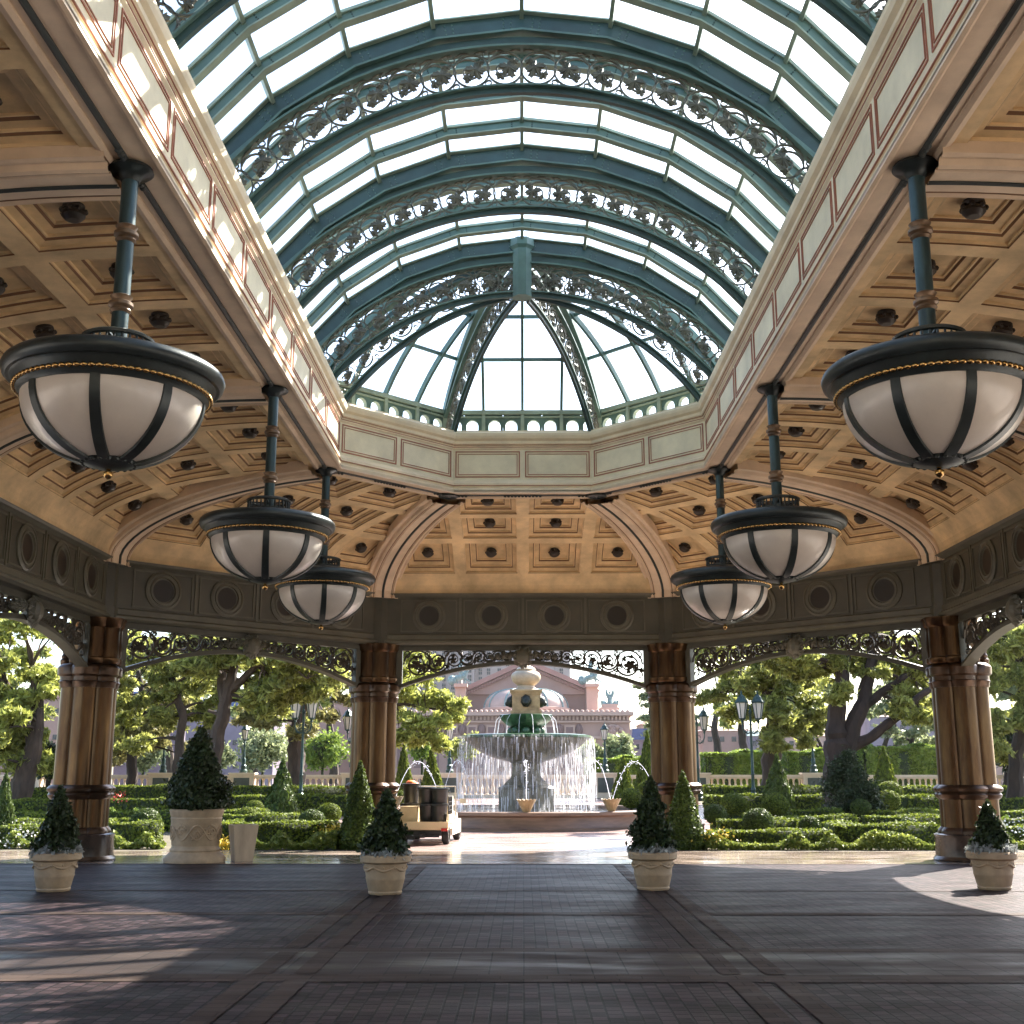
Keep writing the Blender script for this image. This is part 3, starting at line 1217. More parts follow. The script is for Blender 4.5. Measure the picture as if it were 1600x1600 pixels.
# low wall under the glass with pierced arches round the dome end
def arcade(k):
    mb = MB()
    a, b = ends(k, W_G)
    if k == 0:
        a = 0.0
    if k == 4:
        b = 0.0
    L = b - a
    n = 8 if k in (1, 2, 3) else 4
    st = L / n
    zb, zt = 8.82, Z_G0 - .02
    for i in range(n):
        uc = a + (i + .5) * st + (.03 if i % 2 == 0 else -.03)
        u0, u1 = a + i * st, a + (i + 1) * st
        hw, z0, zs = .128, zb + .06, zb + .26
        inner = [(uc - hw, z0), (uc + hw, z0), (uc + hw, zs)] + [(uc + hw * math.cos(R(t)), zs + hw * math.sin(R(t))) for t in range(20, 180, 20)] + [(uc - hw, zs)]
        outer = []
        for (x, z) in inner:
            dx, dz = x - uc, z - (zb + .24)
            # push to the rectangle border
            sx = ((u1 if dx > 0 else u0) - uc) / dx if abs(dx) > 1e-6 else 1e9
            sz = ((zt if dz > 0 else zb) - (zb + .24)) / dz if abs(dz) > 1e-6 else 1e9
            q = min(sx, sz)
            outer.append((uc + dx * q, (zb + .24) + dz * q))
        for ww, fl in ((W_G - .05, False), (W_G + .05, True)):
            mb.grid([[P(k, ww, x, z) for x, z in outer], [P(k, ww, x, z) for x, z in inner]], 0, close=True, flip=fl)
        mb.grid([[P(k, W_G - .05, x, z) for x, z in inner], [P(k, W_G + .05, x, z) for x, z in inner]], 1, close=True)
        # corner fillers of the rectangle
        for (cu, cz) in ((u0, zb), (u1, zb), (u1, zt), (u0, zt)):
            pass
        # keystones as small round drops, and piers between pairs
        mb.beam(P(k, W_G - .06, uc - hw - .02, zs), P(k, W_G - .06, uc - hw - .02, zs + .02), .04, .03)
    for i in range(0, n + 1, 2):
        u = a + i * st
        mb.beam(P(k, W_G - .07, u, zb), P(k, W_G - .07, u, zt), .075, .06, up=NRM[k], mi=1)
    for z, h, d in ((zb + .02, .05, .08), (zt - .02, .09, .10), (zt - .12, .03, .07)):
        mb.beam(P(k, W_G - d / 2 - .02, a, z), P(k, W_G - d / 2 - .02, b, z), d, h, mi=1)
    return mb.build("arcade_wall", ["teal", "teal_flange"], hall)


for k in range(5):
    arcade(k)
for sx in (-1, 1):
    mb = MB()
    mb.box((sx * (W_G), (YC + YB) / 2, (8.82 + Z_G0) / 2), (.10, YC - YB, Z_G0 - 8.82))
    mb.box((sx * (W_G - .06), (YC + YB) / 2, Z_G0 - .02), (.12, YC - YB, .1))
    mb.build("sill_wall", ["teal"], hall)

# glass of each bay of the barrel
NB = 8
for b in range(NB):
    y1, y0 = YC - b * 3.4, YC - (b + 1) * 3.4
    mb = MB()
    mb.grid([[bar_pt(a, y0) for a in ANG], [bar_pt(a, y1) for a in ANG]], 0)
    mb.build("skylight_glass", ["sky_glass"], hall)
    # mullions along the bay
    mb = MB()
    for i, a in enumerate(ANG):
        up = (math.sin(a), 0, math.cos(a))
        mb.beam(bar_pt(a, y0, GR - .05), bar_pt(a, y1, GR - .05), .055, .10, up=up)
    mb.build("glazing_bar", ["teal_flange"], hall)


def chord_arch(mb, y, r0, r1, wd, angs, mi, c=GC):
    rows = []
    for a in angs:
        sa, ca = math.sin(a), math.cos(a)
        rows.append([(r0 * sa, y - wd / 2, c + r0 * ca), (r0 * sa, y + wd / 2, c + r0 * ca), (r1 * sa, y + wd / 2, c + r1 * ca), (r1 * sa, y - wd / 2, c + r1 * ca)])
    mb.grid(rows, mi, close=True)


# glazing arches (riveted I beams, straight between mullions)
RIB0 = None
for i in range(0, 33):
    y = YC - i * PIT
    if i % 4 == 0:
        continue
    if RIB0 is None:
        mb = MB()
        chord_arch(mb, 0, GR - .205, GR - .185, .13, ANG, 1)
        chord_arch(mb, 0, GR - .185, GR - .06, .035, ANG, 0)
        chord_arch(mb, 0, GR - .06, GR - .02, .11, ANG, 1)
        for j in range(NF + 1):      # splice plates with rivets at every bend
            a = ANG[j]
            for da in (-.032, .032):
                for dr in (.09, .125, .16):
                    p = bar_pt(a + da, 0, GR - dr)
                    for s in (-1, 1):
                        mb.ball((p.x, p.y + s * .02, p.z), .013, 5, 3, mi=2)
        RIB0 = mb.build("glazing_rib", ["teal", "teal_flange", "teal_dark"], hall)
        RIB0.location = (0, y, 0)
    else:
        o = RIB0.copy()
        COL.objects.link(o)
        o.parent = hall
        o.location = (0, y, 0)

# scroll trusses
TC = 5.85
TA = [math.asin(3.92 / 5.0) * (-1 + 2 * i / 48) for i in range(49)]
TR0 = None


def truss_scroll(mb, fr, smax, r_mid, rr=.235):
    n = max(1, int(round(smax / .455)))
    st = smax / n
    for i in range(n):
        c = (i + .5) * st
        ribbon(mb, [(c + rr * math.cos(t), rr * math.sin(t)) for t in [2 * math.pi * q / 22 for q in range(23)]], .018, .035, fr)
        ribbon(mb, spiral(c + .03, 0, rr * .92, rr * .22, R(30), 1.15, 18), .020, .03, fr)
        leaf_star(mb, c - .05, -.01, rr * .56, .035, fr, spikes=5, rot=i * 1.3)
        leaf_star(mb, c + .07, -.10, rr * .30, .03, fr, spikes=4, rot=i)
        leaf_star(mb, c - .12, .10, rr * .26, .03, fr, spikes=3, rot=i * 2.0)
        for sg in (-1, 1):
            ribbon(mb, spiral(c + st * .5, sg * rr * .86, .075, .02, R(90) * sg, -.9 * sg, 10), .014, .03, fr)
        ribbon(mb, [(c - .2 + .05 * q, rr * 1.08 + .02 * math.sin(q * 1.4)) for q in range(9)], .014, .03, fr)


for b in range(0, NB + 1):
    y = YC - b * 3.4
    if TR0 is None:
        tr = child("arch_truss", hall)
        mb = MB()
        chord_arch(mb, 0, 5.17, 5.20, .20, TA, 1, TC)
        chord_arch(mb, 0, 5.20, 5.34, .05, TA, 0, TC)
        chord_arch(mb, 0, 4.60, 4.625, .18, TA, 1, TC)
        chord_arch(mb, 0, 4.52, 4.60, .07, TA, 0, TC)
        mb.build("chord", ["teal_dark", "teal"], tr)
        mb = MB()
        chord_arch(mb, 0, GR - .30, GR - .27, .20, ANG, 0)
        chord_arch(mb, 0, GR - .27, GR - .03, .06, ANG, 2)
        chord_arch(mb, 0, GR - .03, GR - .01, .22, ANG, 1)
        for j in range(NF + 1):
            for da in (-.05, -.03, .03, .05):
                for dr in (.10, .16, .22):
                    p = bar_pt(ANG[j] + da, 0, GR - dr)
                    mb.ball((p.x, p.y - .03, p.z), .015, 5, 3, mi=0)
        mb.build("main_arch", ["teal", "teal_flange", "teal_dark"], tr)
        mb = MB()
        amax = TA[-1]
        rm = 4.895
        for s in (-1, 1):
            def fr(a, b_, h, s=s):
                t = s * (a / rm)
                return Vector(((rm + b_) * math.sin(t), h, TC + (rm + b_) * math.cos(t)))
            truss_scroll(mb, fr, amax * rm, rm)
        mb.build("scrollwork", ["scroll_bronze"], tr)
        TR0 = tr
        tr.location = (0, y, 0)
    else:
        t2 = TR0.copy()
        COL.objects.link(t2)
        t2.parent = hall
        t2.location = (0, y, 0)
        for ch in list(TR0.children):
            o = ch.copy()
            COL.objects.link(o)
            o.parent = t2

# dome end: glass gores
NR = 12
for k in range(5):
    mb = MB()
    rows = []
    for i in range(NR + 1):
        w = W_G * (1 - i / NR)
        z = GC + math.sqrt(GR ** 2 - w ** 2)
        a, b = -T8 * w, T8 * w
        if k == 0:
            a = 0
        if k == 4:
            b = 0
        rows.append([P(k, w, a, z), P(k, w, (a + b) / 2, z), P(k, w, b, z)])
    mb.grid(rows, 0)
    mb.build("dome_glass", ["sky_glass"], hall)
    mb = MB()
    for u in ((-.85, 0, .85) if k in (1, 2, 3) else (0.85,) if k == 0 else (-.85,)):
        wmin = max(.35, abs(u) / T8 + .05)
        n = 12
        for i in range(n):
            w0, w1 = W_G - (W_G - wmin) * i / n, W_G - (W_G - wmin) * (i + 1) / n
            p0, p1 = P(k, w0, u, GC + math.sqrt(GR ** 2 - w0 ** 2) - .05), P(k, w1, u, GC + math.sqrt(GR ** 2 - w1 ** 2) - .05)
            mb.beam(p0, p1, .06, .12)
    for w in ((3.25, 2.35, 1.35) if k in (1, 2, 3) else (3.25, 2.35)):
        a, b = -T8 * w, T8 * w
        if k == 0:
            a = 0
        if k == 4:
            b = 0
        z = GC + math.sqrt(GR ** 2 - w ** 2) - .04
        mb.beam(P(k, w, a, z), P(k, w, b, z), .05, .07)
    mb.build("glazing_bar", ["teal"], hall)

# hip trusses of the dome end
HT = None
for k in range(4):
    d = (NRM[k] + NRM[k + 1]).normalized()
    ang = math.atan2(d.y, d.x)
    if HT is None:
        HT = child("hip_truss", hall)
        ck = 1 / math.cos(R(22.5))
        mb = MB()

        def hp(w, r, lat, c=TC):
            return (w * ck, lat, c + math.sqrt(max(0, r * r - w * w)))

        def hip_chord(r0, r1, wd, mi, c=TC, wmax=3.95, n=26):
            rows = []
            for i in range(n + 1):
                w = .25 + (wmax - .25) * i / n
                w0, w1 = w * r0 / r1, w
                rows.append([hp(w0, r0, -wd / 2, c), hp(w0, r0, wd / 2, c), hp(w1, r1, wd / 2, c), hp(w1, r1, -wd / 2, c)])
            mb.grid(rows, mi, close=True)
        hip_chord(5.17, 5.20, .16, 1)
        hip_chord(5.20, 5.32, .05, 0)
        hip_chord(4.60, 4.625, .14, 1)
        hip_chord(4.52, 4.60, .06, 0)
        hip_chord(4.82, 4.97, .16, 1, GC, 4.1)
        mb.build("chord", ["teal_dark", "teal"], HT)
        mb = MB()
        rm = 4.915

        def fr(a, b_, h):
            t = a / rm + .06
            return Vector(((rm + b_) * math.sin(t) * ck, h, TC + (rm + b_) * math.cos(t)))
        truss_scroll(mb, fr, math.asin(3.92 / 5) * rm - .15, rm, .20)
        mb.build("scrollwork", ["scroll_bronze"], HT)
        h = HT
    else:
        h = HT.copy()
        COL.objects.link(h)
        h.parent = hall
        for ch in list(HT.children):
            o = ch.copy()
            COL.objects.link(o)
            o.parent = h
    h.location = (0, YC, 0)
    h.rotation_euler = (0, 0, ang)
mb = MB()
mb.lathe([(.19, 10.36), (.19, 11.30), (.24, 11.36), (.24, 11.50)], (0, YC, 0), 8, phase=R(22.5))
mb.build("dome_hub", ["teal"], hall)

# ------------------------------------------------------------------ hanging bowl lamps
def make_lamp(label):
    t = thing("hanging_lamp", label, "ceiling lamp", (0, 0, 0), 0, "bowl lamps hanging from the vault")
    mb = MB()   # local origin at the ceiling; z down negative
    mb.lathe([(.21, 0), (.22, -.03), (.20, -.05), (.13, -.07), (.10, -.11), (.085, -.14)], seg=24)
    mb.build("ceiling_plate", ["lamp_iron"], t, smooth=True)
    mb = MB()
    mb.lathe([(.078, -.10), (.078, -1.90)], seg=20)
    st = mb.build("stem", ["lamp_stem_iron"], t, smooth=True)
    for zc in (-.70, -1.42):
        mb = MB()
        mb.lathe([(.08, zc + .10), (.105, zc + .085), (.09, zc + .06), (.085, zc + .04), (.115, zc + .02), (.115, zc - .01), (.088, zc - .03), (.10, zc - .055), (.08, zc - .08)], seg=24)
        mb.build("collar", ["lamp_collar"], st, smooth=True)
    mb = MB()
    mb.lathe([(.30, -1.80), (.33, -1.79), (.335, -1.765), (.31, -1.75), (.29, -1.77)], seg=32, caps=False)
    mb.lathe([(.31, -1.93), (.31, -1.90), (.28, -1.89)], seg=32, caps=False)
    for q in range(28):
        a = 2 * math.pi * q / 28
        mb.lathe([(.012, -1.92), (.016, -1.86), (.010, -1.79)], (.305 * math.cos(a), .305 * math.sin(a), 0), 5)
    for q in range(4):
        a = math.pi / 2 * q
        mb.beam((.06 * math.cos(a), .06 * math.sin(a), -1.80), (.3 * math.cos(a), .3 * math.sin(a), -1.785), .03, .02)
    mb.build("gallery", ["lamp_iron"], t, smooth=True)
    mb = MB()
    mb.lathe([(.08, -1.88), (.20, -1.91), (.42, -1.95), (.50, -1.99), (.60, -1.995), (.72, -2.04), (.88, -2.06), (.955, -2.07), (.99, -2.10), (1.005, -2.14), (.99, -2.19), (.955, -2.22),
              (.925, -2.22), (.905, -2.24), (.895, -2.28), (.885, -2.29), (.875, -2.32), (.85, -2.34), (.83, -2.38), (.79, -2.38)], seg=64, caps=False)
    mb.build("rim_dish", ["lamp_iron"], t, smooth=True)
    mb = MB()
    rows = []
    for q in range(84 * 8):
        a = 2 * math.pi * q / (84 * 8)
        rr = .004 + .021 * abs(math.sin(a * 42)) ** .6
        rows.append([((.878 + rr * math.cos(b)) * math.cos(a), (.878 + rr * math.cos(b)) * math.sin(a), -2.315 + rr * math.sin(b)) for b in [k * math.pi / 3 for k in range(6)]])
    rows.append(rows[0])
    mb.grid(rows, 0, close=True)
    mb.build("bead_ring", ["gold"], t, smooth='all')
    mb = MB()
    prof = []
    for i in range(15):
        a = math.pi / 2 * i / 14
        prof.append((max(.06, .82 * math.cos(a)), -2.37 - .62 * math.sin(a)))
    mb.lathe(prof, seg=48, caps=False)
    mb.build("glass_bowl", ["bowl_glass"], t, smooth='all')
    for q in range(8):
        mb = MB()
        a = 2 * math.pi * q / 8 + R(8)
        rows = []
        for i in range(14):
            b = math.pi / 2 * i / 14.5
            r, z = .835 * math.cos(b), -2.37 - .635 * math.sin(b)
            wd = .045 + .012 * math.sin(b)
            ca, sa = math.cos(a), math.sin(a)
            rows.append([((r - .02) * ca - wd * sa, (r - .02) * sa + wd * ca, z + .01), (r * ca - wd * .9 * sa, r * sa + wd * .9 * ca, z - .006), (r * ca + wd * .9 * sa, r * sa - wd * .9 * ca, z - .006), ((r - .02) * ca + wd * sa, (r - .02) * sa - wd * ca, z + .01)])
        mb.grid(rows, 0)
        mb.build("bowl_strap", ["lamp_iron"], t, smooth=True)
    mb = MB()
    mb.lathe([(.25, -2.945), (.26, -2.96), (.22, -2.99), (.12, -3.02), (.03, -3.03)], seg=24, caps=False)
    for q in range(20):
        a = 2 * math.pi * q / 20
        mb.ball((.235 * math.cos(a), .235 * math.sin(a), -2.97), .028, 6, 4)
    mb.build("bottom_cap", ["lamp_iron"], t, smooth=True)
    mb = MB()
    mb.lathe([(.015, -3.0), (.02, -3.04), (.042, -3.06), (.045, -3.085), (.03, -3.11), (.006, -3.125)], seg=12)
    mb.build("finial", ["gold"], t, smooth=True)
    return t


lamp0 = make_lamp("nearest and largest frosted bowl lamp of the left row, cut near the frame edge")
XL = W_O + .30
lamp0.location = (-XL, 10.55, Z_S - .02)
lamp_pos = [(XL, 10.55, "nearest and largest frosted bowl lamp of the right row, above the outer column"),
            (-XL, 17.35, "middle bowl lamp of the left row, overlapping the smallest one behind it"),
            (XL, 17.35, "middle bowl lamp of the right row, overlapping the smallest one behind it"),
            (-(XL), YC + T8 * XL, "farthest and smallest bowl lamp of the left row, hanging from the skylight corner"),
            (XL, YC + T8 * XL, "farthest and smallest bowl lamp of the right row, hanging from the skylight corner")]
for x, y, lb in lamp_pos:
    dup(lamp0, (x, y, Z_S - .02), random.uniform(-.1, .1), lb)

# ------------------------------------------------------------------ ground
def gz(y):
    return 0.0 if y < 36 else min(.65, .65 * (y - 36) / 14)


def sheet(name, x0, x1, y0, y1, z, m, loc0=True):
    mb = MB()
    mb.face([(x0, y0, z), (x1, y0, z), (x1, y1, z), (x0, y1, z)])
    o = mb.build(name, [m])
    o['kind'] = 'structure'
    return o


mb = MB()
xs = [-1500, -60, -20, 0, 20, 60, 1500]
ys = [-60, 0, 30, 36, 40, 45, 50, 53]
mb.grid([[(x, y, gz(y) - .012) for x in xs] for y in ys], 0)
mb.grid([[(x, y, z) for x in xs] for y, z in ((53, .64), (53.2, -2.5), (150, -2.6))], 0)
mb.grid([[(x, y, -2.6) for x in xs] for y in (150, 2600)], 0)
g = mb.build("ground", ["earth"])
g['kind'] = 'structure'
sheet("lake_water", -300, 300, 53.5, 148, -2.2, "lake")
sheet("paving", -13, 13, -8.8, 23.4, 0.0, "paver")
sheet("slab_paving", -13, 13, 10.8, 12.1, 0.004, "slab")
for y0, y1 in ((12.1, 12.36), (10.42, 10.8), (15.15, 15.42), (18.14, 18.22), (23.28, 23.42), (6.6, 6.9)):
    sheet("stone_band", -13, 13, y0, y1, 0.005 if y1 - y0 > .1 else 0.0045, "band_stone")
for sx in (-1, 1):
    for a, b in ((1.74, 1.93), (2.12, 2.31)):
        x0, x1 = sorted((sx * a - .05, sx * b - .05))
        for y0, y1 in ((-8.8, 10.42), (10.8, 12.1), (12.36, 15.15), (15.42, 23.28)):
            sheet("stone_band", x0, x1, y0, y1, 0.009, "band_stone")
sheet("stone_floor", -16, 16, 23.42, 27.15, 0.002, "polished")
for x0, x1 in ((-60, -10.6), (10.6, 60)):
    sheet("side_bounce_ground", x0, x1, -40, 23.4, 0.007, "bounce_concrete")  # pale ground added outside the hall to bounce sunlight onto the ceiling
# driveway to the fountain and court round it
mb = MB()
mb.grid([[(-3.2, y, gz(y) + .002), (3.2, y, gz(y) + .002)] for y in (27.15, 30, 33)], 0)
pts = [(-3.2, 33), (3.2, 33), (7.5, 36), (7.5, 46), (5, 50), (-5, 50), (-7.5, 46), (-7.5, 36)]
rows = []
ysd = [33, 36, 40, 43, 46, 50]
wx = [3.2, 7.0, 7.4, 7.4, 7.2, 6.5]
mb.grid([[(-w, y, gz(y) + .002), (w, y, gz(y) + .002)] for y, w in zip(ysd, wx)], 0)
o = mb.build("driveway", ["drive"])
o['kind'] = 'structure'

# ------------------------------------------------------------------ foliage
def leaves_mesh(name, C, sz, nrm=None, aspect=1.6, m="pine", jitter=1.0, core=None, core_mat="leaf_core"):
    """C (n,3) centres, sz (n,) sizes: one small four-cornered leaf each"""
    n = len(C)
    d = rng.normal(size=(n, 3))
    d /= np.linalg.norm(d, axis=1)[:, None]
    if nrm is not None:
        nn = nrm + jitter * rng.normal(size=(n, 3)) * .6
        nn /= np.linalg.norm(nn, axis=1)[:, None]
        d = d - nn * np.sum(d * nn, axis=1)[:, None]
        d /= np.linalg.norm(d, axis=1)[:, None] + 1e-9
    else:
        nn = rng.normal(size=(n, 3))
        nn -= d * np.sum(d * nn, axis=1)[:, None]
        nn /= np.linalg.norm(nn, axis=1)[:, None] + 1e-9
    s = np.cross(nn, d)
    a = (d.T * sz * aspect / 2).T
    b = (s.T * sz / 2).T
    v = np.stack([C - a, C - b + a * .1, C + a, C + b + a * .1], axis=1).reshape(-1, 3)
    me = bpy.data.meshes.new(name)
    cv = np.zeros((0, 3))
    cf = []
    if core is not None:
        cv = np.array(core.v)
        cf = core.f
    nv = len(v)
    allv = np.concatenate([v, cv]) if len(cv) else v
    me.vertices.add(len(allv))
    me.vertices.foreach_set('co', allv.astype(np.float32).ravel())
    tot = n * 4 + sum(len(f) for f in cf)
    me.loops.add(tot)
    li = np.arange(n * 4, dtype=np.int32)
    ex = np.array([nv + i for f in cf for i in f], dtype=np.int32)
    me.loops.foreach_set('vertex_index', np.concatenate([li, ex]) if len(ex) else li)
    me.polygons.add(n + len(cf))
    st = list(range(0, n * 4, 4))
    q = n * 4
    ct = [4] * n
    for f in cf:
        st.append(q)
        ct.append(len(f))
        q += len(f)
    me.polygons.foreach_set('loop_start', st)
    me.polygons.foreach_set('loop_total', ct)
    me.materials.append(MATS[m])
    me.materials.append(MATS[core_mat])
    me.polygons.foreach_set('material_index', [0] * n + [1] * len(cf))
    me.update()
    me.validate()
    return me


def obj_from(me, name, parent=None, loc=None):
    o = bpy.data.objects.new(name, me)
    COL.objects.link(o)
    if parent:
        o.parent = parent
    if loc is not None:
        o.location = loc
    return o


def cone_mesh(name, r, h, n, leaf, m, egg=1.0, z0=0.0):
    """clipped cone shrub, base at z0"""
    t = rng.random(n) ** 1.0
    t = 1 - np.sqrt(rng.random(n))      # denser low down, by area
    rad = r * (1 - t) ** egg
    rad = np.where(t < .08, r * (.80 + 2.5 * t), rad)
    a = rng.random(n) * 2 * math.pi
    wob = 1 + .07 * np.sin(3 * a + 9 * t) + .05 * np.sin(7 * a - 14 * t) + rng.normal(size=n) * .06
    rr = np.maximum(rad * wob, 0.01)
    C = np.stack([rr * np.cos(a), rr * np.sin(a), z0 + t * h + rng.normal(size=n) * .01], 1)
    nr = np.stack([np.cos(a), np.sin(a), np.full(n, r / h)], 1)
    core = MB()
    prof = [(max(.004, (r * (1 - q) ** egg if q > .05 else r * .8) * .9), z0 + q * h * .97) for q in (0, .06, .2, .4, .6, .8, .95, 1)]
    core.lathe(prof, seg=14)
    return leaves_mesh(name, C, leaf * rng.uniform(.7, 1.3, n), nr, 1.5, m, core=core)


def ball_mesh(name, r, n, leaf, m, sz=.85):
    d = rng.normal(size=(n, 3))
    d /= np.linalg.norm(d, axis=1)[:, None]
    rr = r * (1 + rng.normal(size=n) * .03)
    C = (d.T * rr).T
    C[:, 2] = C[:, 2] * sz + r * sz * .92
    core = MB()
    core.ball((0, 0, r * sz * .92), r * .93, 14, 9, sz=sz)
    return leaves_mesh(name, C, leaf * rng.uniform(.7, 1.3, n), d, 1.4, m, core=core)


def hedge_mesh(name, lx, ly, h, leaf, m, dens=420, wob=.03):
    """clipped box hedge centred on x, y; base at 0"""
    areas = [lx * ly, lx * h, lx * h, ly * h, ly * h]
    C, Nn = [], []
    for i, a in enumerate(areas):
        n = int(a * dens)
        u, v = rng.random(n) - .5, rng.random(n)
        if i == 0:
            c = np.stack([u * lx, (v - .5) * ly, np.full(n, h)], 1)
            nn = (0, 0, 1)
        elif i in (1, 2):
            s = -1 if i == 1 else 1
            c = np.stack([u * lx, np.full(n, s * ly / 2), v * h], 1)
            nn = (0, s, 0)
        else:
            s = -1 if i == 3 else 1
            c = np.stack([np.full(n, s * lx / 2), u * ly, v * h], 1)
            nn = (s, 0, 0)
        C.append(c)
        Nn.append(np.tile(nn, (n, 1)))
    C = np.concatenate(C)
    Nn = np.concatenate(Nn).astype(float)
    bump = wob * (np.sin(C[:, 0] * 2.1) + np.sin(C[:, 0] * 5.3 + C[:, 1]) * .6) + rng.normal(size=len(C)) * .018
    C = C + Nn * bump[:, None]
    core = MB()
    core.box((0, 0, h * .48), (lx * .985, ly - .08, h * .93))
    return leaves_mesh(name, C, leaf * rng.uniform(.7, 1.3, len(C)), Nn, 1.4, m, core=core)


def tree(name, label, cat, trunks, clumps, leafmat, n_per, leaf, barkm="bark", group=None, droop=.5, seed=1, twig=True):
    """trunks: polylines [(pt, radius)...]; clumps: [(centre, radius)]; leaves gather into sprays inside every clump"""
    global rng
    rng = np.random.default_rng(seed)
    rd = random.Random(seed)
    kindneedle = name == 'pine_tree'
    n_per = int(n_per * 1.15)
    t = thing(name, label, cat, trunks[0][0][0], 0, group)
    off = Vector(trunks[0][0][0])
    mb = MB()
    nodes = []
    for tr in trunks:
        pts, rad = [], []
        for i in range(len(tr) - 1):
            p0, p1 = Vector(tr[i][0]), Vector(tr[i + 1][0])
            for q in range(5):
                f = q / 5
                w = (p1 - p0).length * .035
                pts.append(p0.lerp(p1, f) - off + Vector((rd.uniform(-w, w), rd.uniform(-w, w), 0)) * (1 if i or q else 0))
                rad.append((tr[i][1] * (1 - f) + tr[i + 1][1] * f) * rd.uniform(.92, 1.08))
        pts.append(Vector(tr[-1][0]) - off)
        rad.append(tr[-1][1])
        mb.tube(pts, rad, 9)
        nodes += list(zip(pts, rad))[len(pts) // 3:]
    o_tr = mb.build("trunk", [barkm], t, smooth=True)
    mb = MB()
    Cs, S = [], []
    for c, r in clumps:
        c = Vector(c) - off
        best = min(nodes, key=lambda q: (q[0] - c).length)
        a, r0 = best
        mid = a.lerp(c, .5) + Vector((0, 0, r * .25))
        if twig:
            rb = min(r0 * .55, .07)
            mb.tube([a, a.lerp(mid, .5) + Vector((rd.uniform(-.1, .1), 0, .05)), mid, c], [rb, rb * .8, rb * .55, rb * .2], 5)
        ns = max(6, int(n_per / 24))
        for s in range(ns):
            big = rd.random()
            d = Vector((rd.gauss(0, 1), rd.gauss(0, 1), rd.gauss(0, .62)))
            d = d.normalized() * (rd.random() ** .42) * r * rd.choice((1, 1, 1.25, 1.5))
            sc = c + Vector((d.x, d.y, d.z * .75))
            if twig and s % 5 == 0:
                mb.tube([c.lerp(sc, .1), sc], [.014, .005], 3, caps=False)
            m = int(n_per / ns)
            L = rng.normal(size=(m, 3)) * np.array([.13, .13, .06]) * (.55 + .5 * r)
            L[:, 2] -= droop * (L[:, 0] ** 2 + L[:, 1] ** 2) ** .5 * .6
            Cs.append(L + np.array(sc))
            S.append(leaf * rng.uniform(.6, 1.35, m))
    if mb.f:
        mb.build("branch", [barkm], t)
    me = leaves_mesh("crown", np.concatenate(Cs), np.concatenate(S) * (1.0 if kindneedle else 1.1), None, 3.6 if kindneedle else 2.2, leafmat)
    obj_from(me, "crown", t)
    return t


def clumps_px(lst, Y, dy=1.2, seed=0):
    """crown clumps measured on the photo at depth Y, given real depth spread"""
    rd = random.Random(seed)
    out = []
    for x, y, r in lst:
        yy = Y + rd.uniform(-dy, dy)
        p = W(x, y, yy)
        out.append((p, r * yy / F_PX))
    return out


def fill(x0, x1, y0, y1, n, r, seed, keep=None):
    rd = random.Random(seed)
    out = []
    while len(out) < n:
        x, y = rd.uniform(x0, x1), rd.uniform(y0, y1)
        if keep and not keep(x, y):
            continue
        out.append((x, y, rd.uniform(r * .65, r * 1.3)))
    return out


def TP(x, y, Y, r):
    return (W(x, y, Y), r)


# left far tree
tree("pine_tree", "leaning thick-trunked pine with bright yellow-green crown, beyond the left column at the frame edge", "tree",
     [[TP(28, 1262, 42, .42), TP(36, 1225, 42, .38), TP(50, 1180, 42, .30), TP(60, 1130, 42, .22), TP(50, 1040, 42, .12)], [TP(52, 1170, 42, .2), TP(30, 1110, 42.5, .12), TP(5, 1050, 42, .08)]],
     clumps_px(fill(-60, 92, 965, 1165, 52, 18, 3, lambda x, y: x < 92 - max(0, y - 1080) * .35) + fill(-40, 70, 1165, 1200, 8, 16, 4), 42, 1.6, 3), "pine_yellow", 560, .085, seed=3)
# left bay: slim trunk behind the big planter
tree("pine_tree", "slim reddish-barked pine rising behind the large carved planter", "tree",
     [[TP(268, 1262, 45, .20), TP(280, 1180, 45, .18), TP(284, 1120, 45, .16), TP(270, 1060, 45, .13), TP(262, 1000, 45, .09)], [TP(272, 1070, 45, .09), TP(235, 1035, 45, .05)]],
     clumps_px(fill(170, 340, 985, 1165, 44, 17, 5, lambda x, y: not (y > 1120 and x > 260)), 45.5, 1.5, 5), "pine", 520, .085, "bark", seed=5)
tree("pine_tree", "tall forked pine with mottled trunk, between the large planter and a clipped cone", "tree",
     [[TP(322, 1270, 40, .32), TP(336, 1180, 40, .25), TP(350, 1110, 40, .22), TP(357, 1075, 40, .19), TP(376, 1018, 40, .12), TP(390, 960, 40, .06)],
      [TP(352, 1095, 40, .2), TP(345, 1045, 40.3, .14), TP(342, 990, 40.3, .08)], [TP(360, 1080, 40, .15), TP(400, 1040, 39.5, .10), TP(445, 1030, 39.2, .06), TP(480, 1060, 39, .03)],
      [TP(350, 1120, 40, .08), TP(325, 1110, 40, .05)]],
     clumps_px(fill(300, 530, 985, 1085, 44, 16, 7, lambda x, y: not (330 < x < 395 and y > 1040)) + fill(390, 500, 1070, 1110, 10, 14, 8) + fill(200, 540, 1000, 1050, 22, 14, 88), 40, 1.5, 7), "pine", 520, .08, "bark", seed=7)
tree("pine_tree", "broad-crowned pine with a short thick trunk behind the left double lantern", "tree",
     [[TP(462, 1262, 47, .34), TP(463, 1200, 47, .34), TP(462, 1150, 47, .32), TP(470, 1100, 47, .2), TP(450, 1040, 47, .12)], [TP(465, 1120, 47, .16), TP(500, 1070, 47, .1), TP(535, 1040, 47, .06)]],
     clumps_px(fill(385, 560, 1005, 1150, 52, 15, 9, lambda x, y: y < 1150 - abs(x - 470) * .35), 47.5, 1.6, 9), "pine_dry", 480, .085, "bark", seed=9)
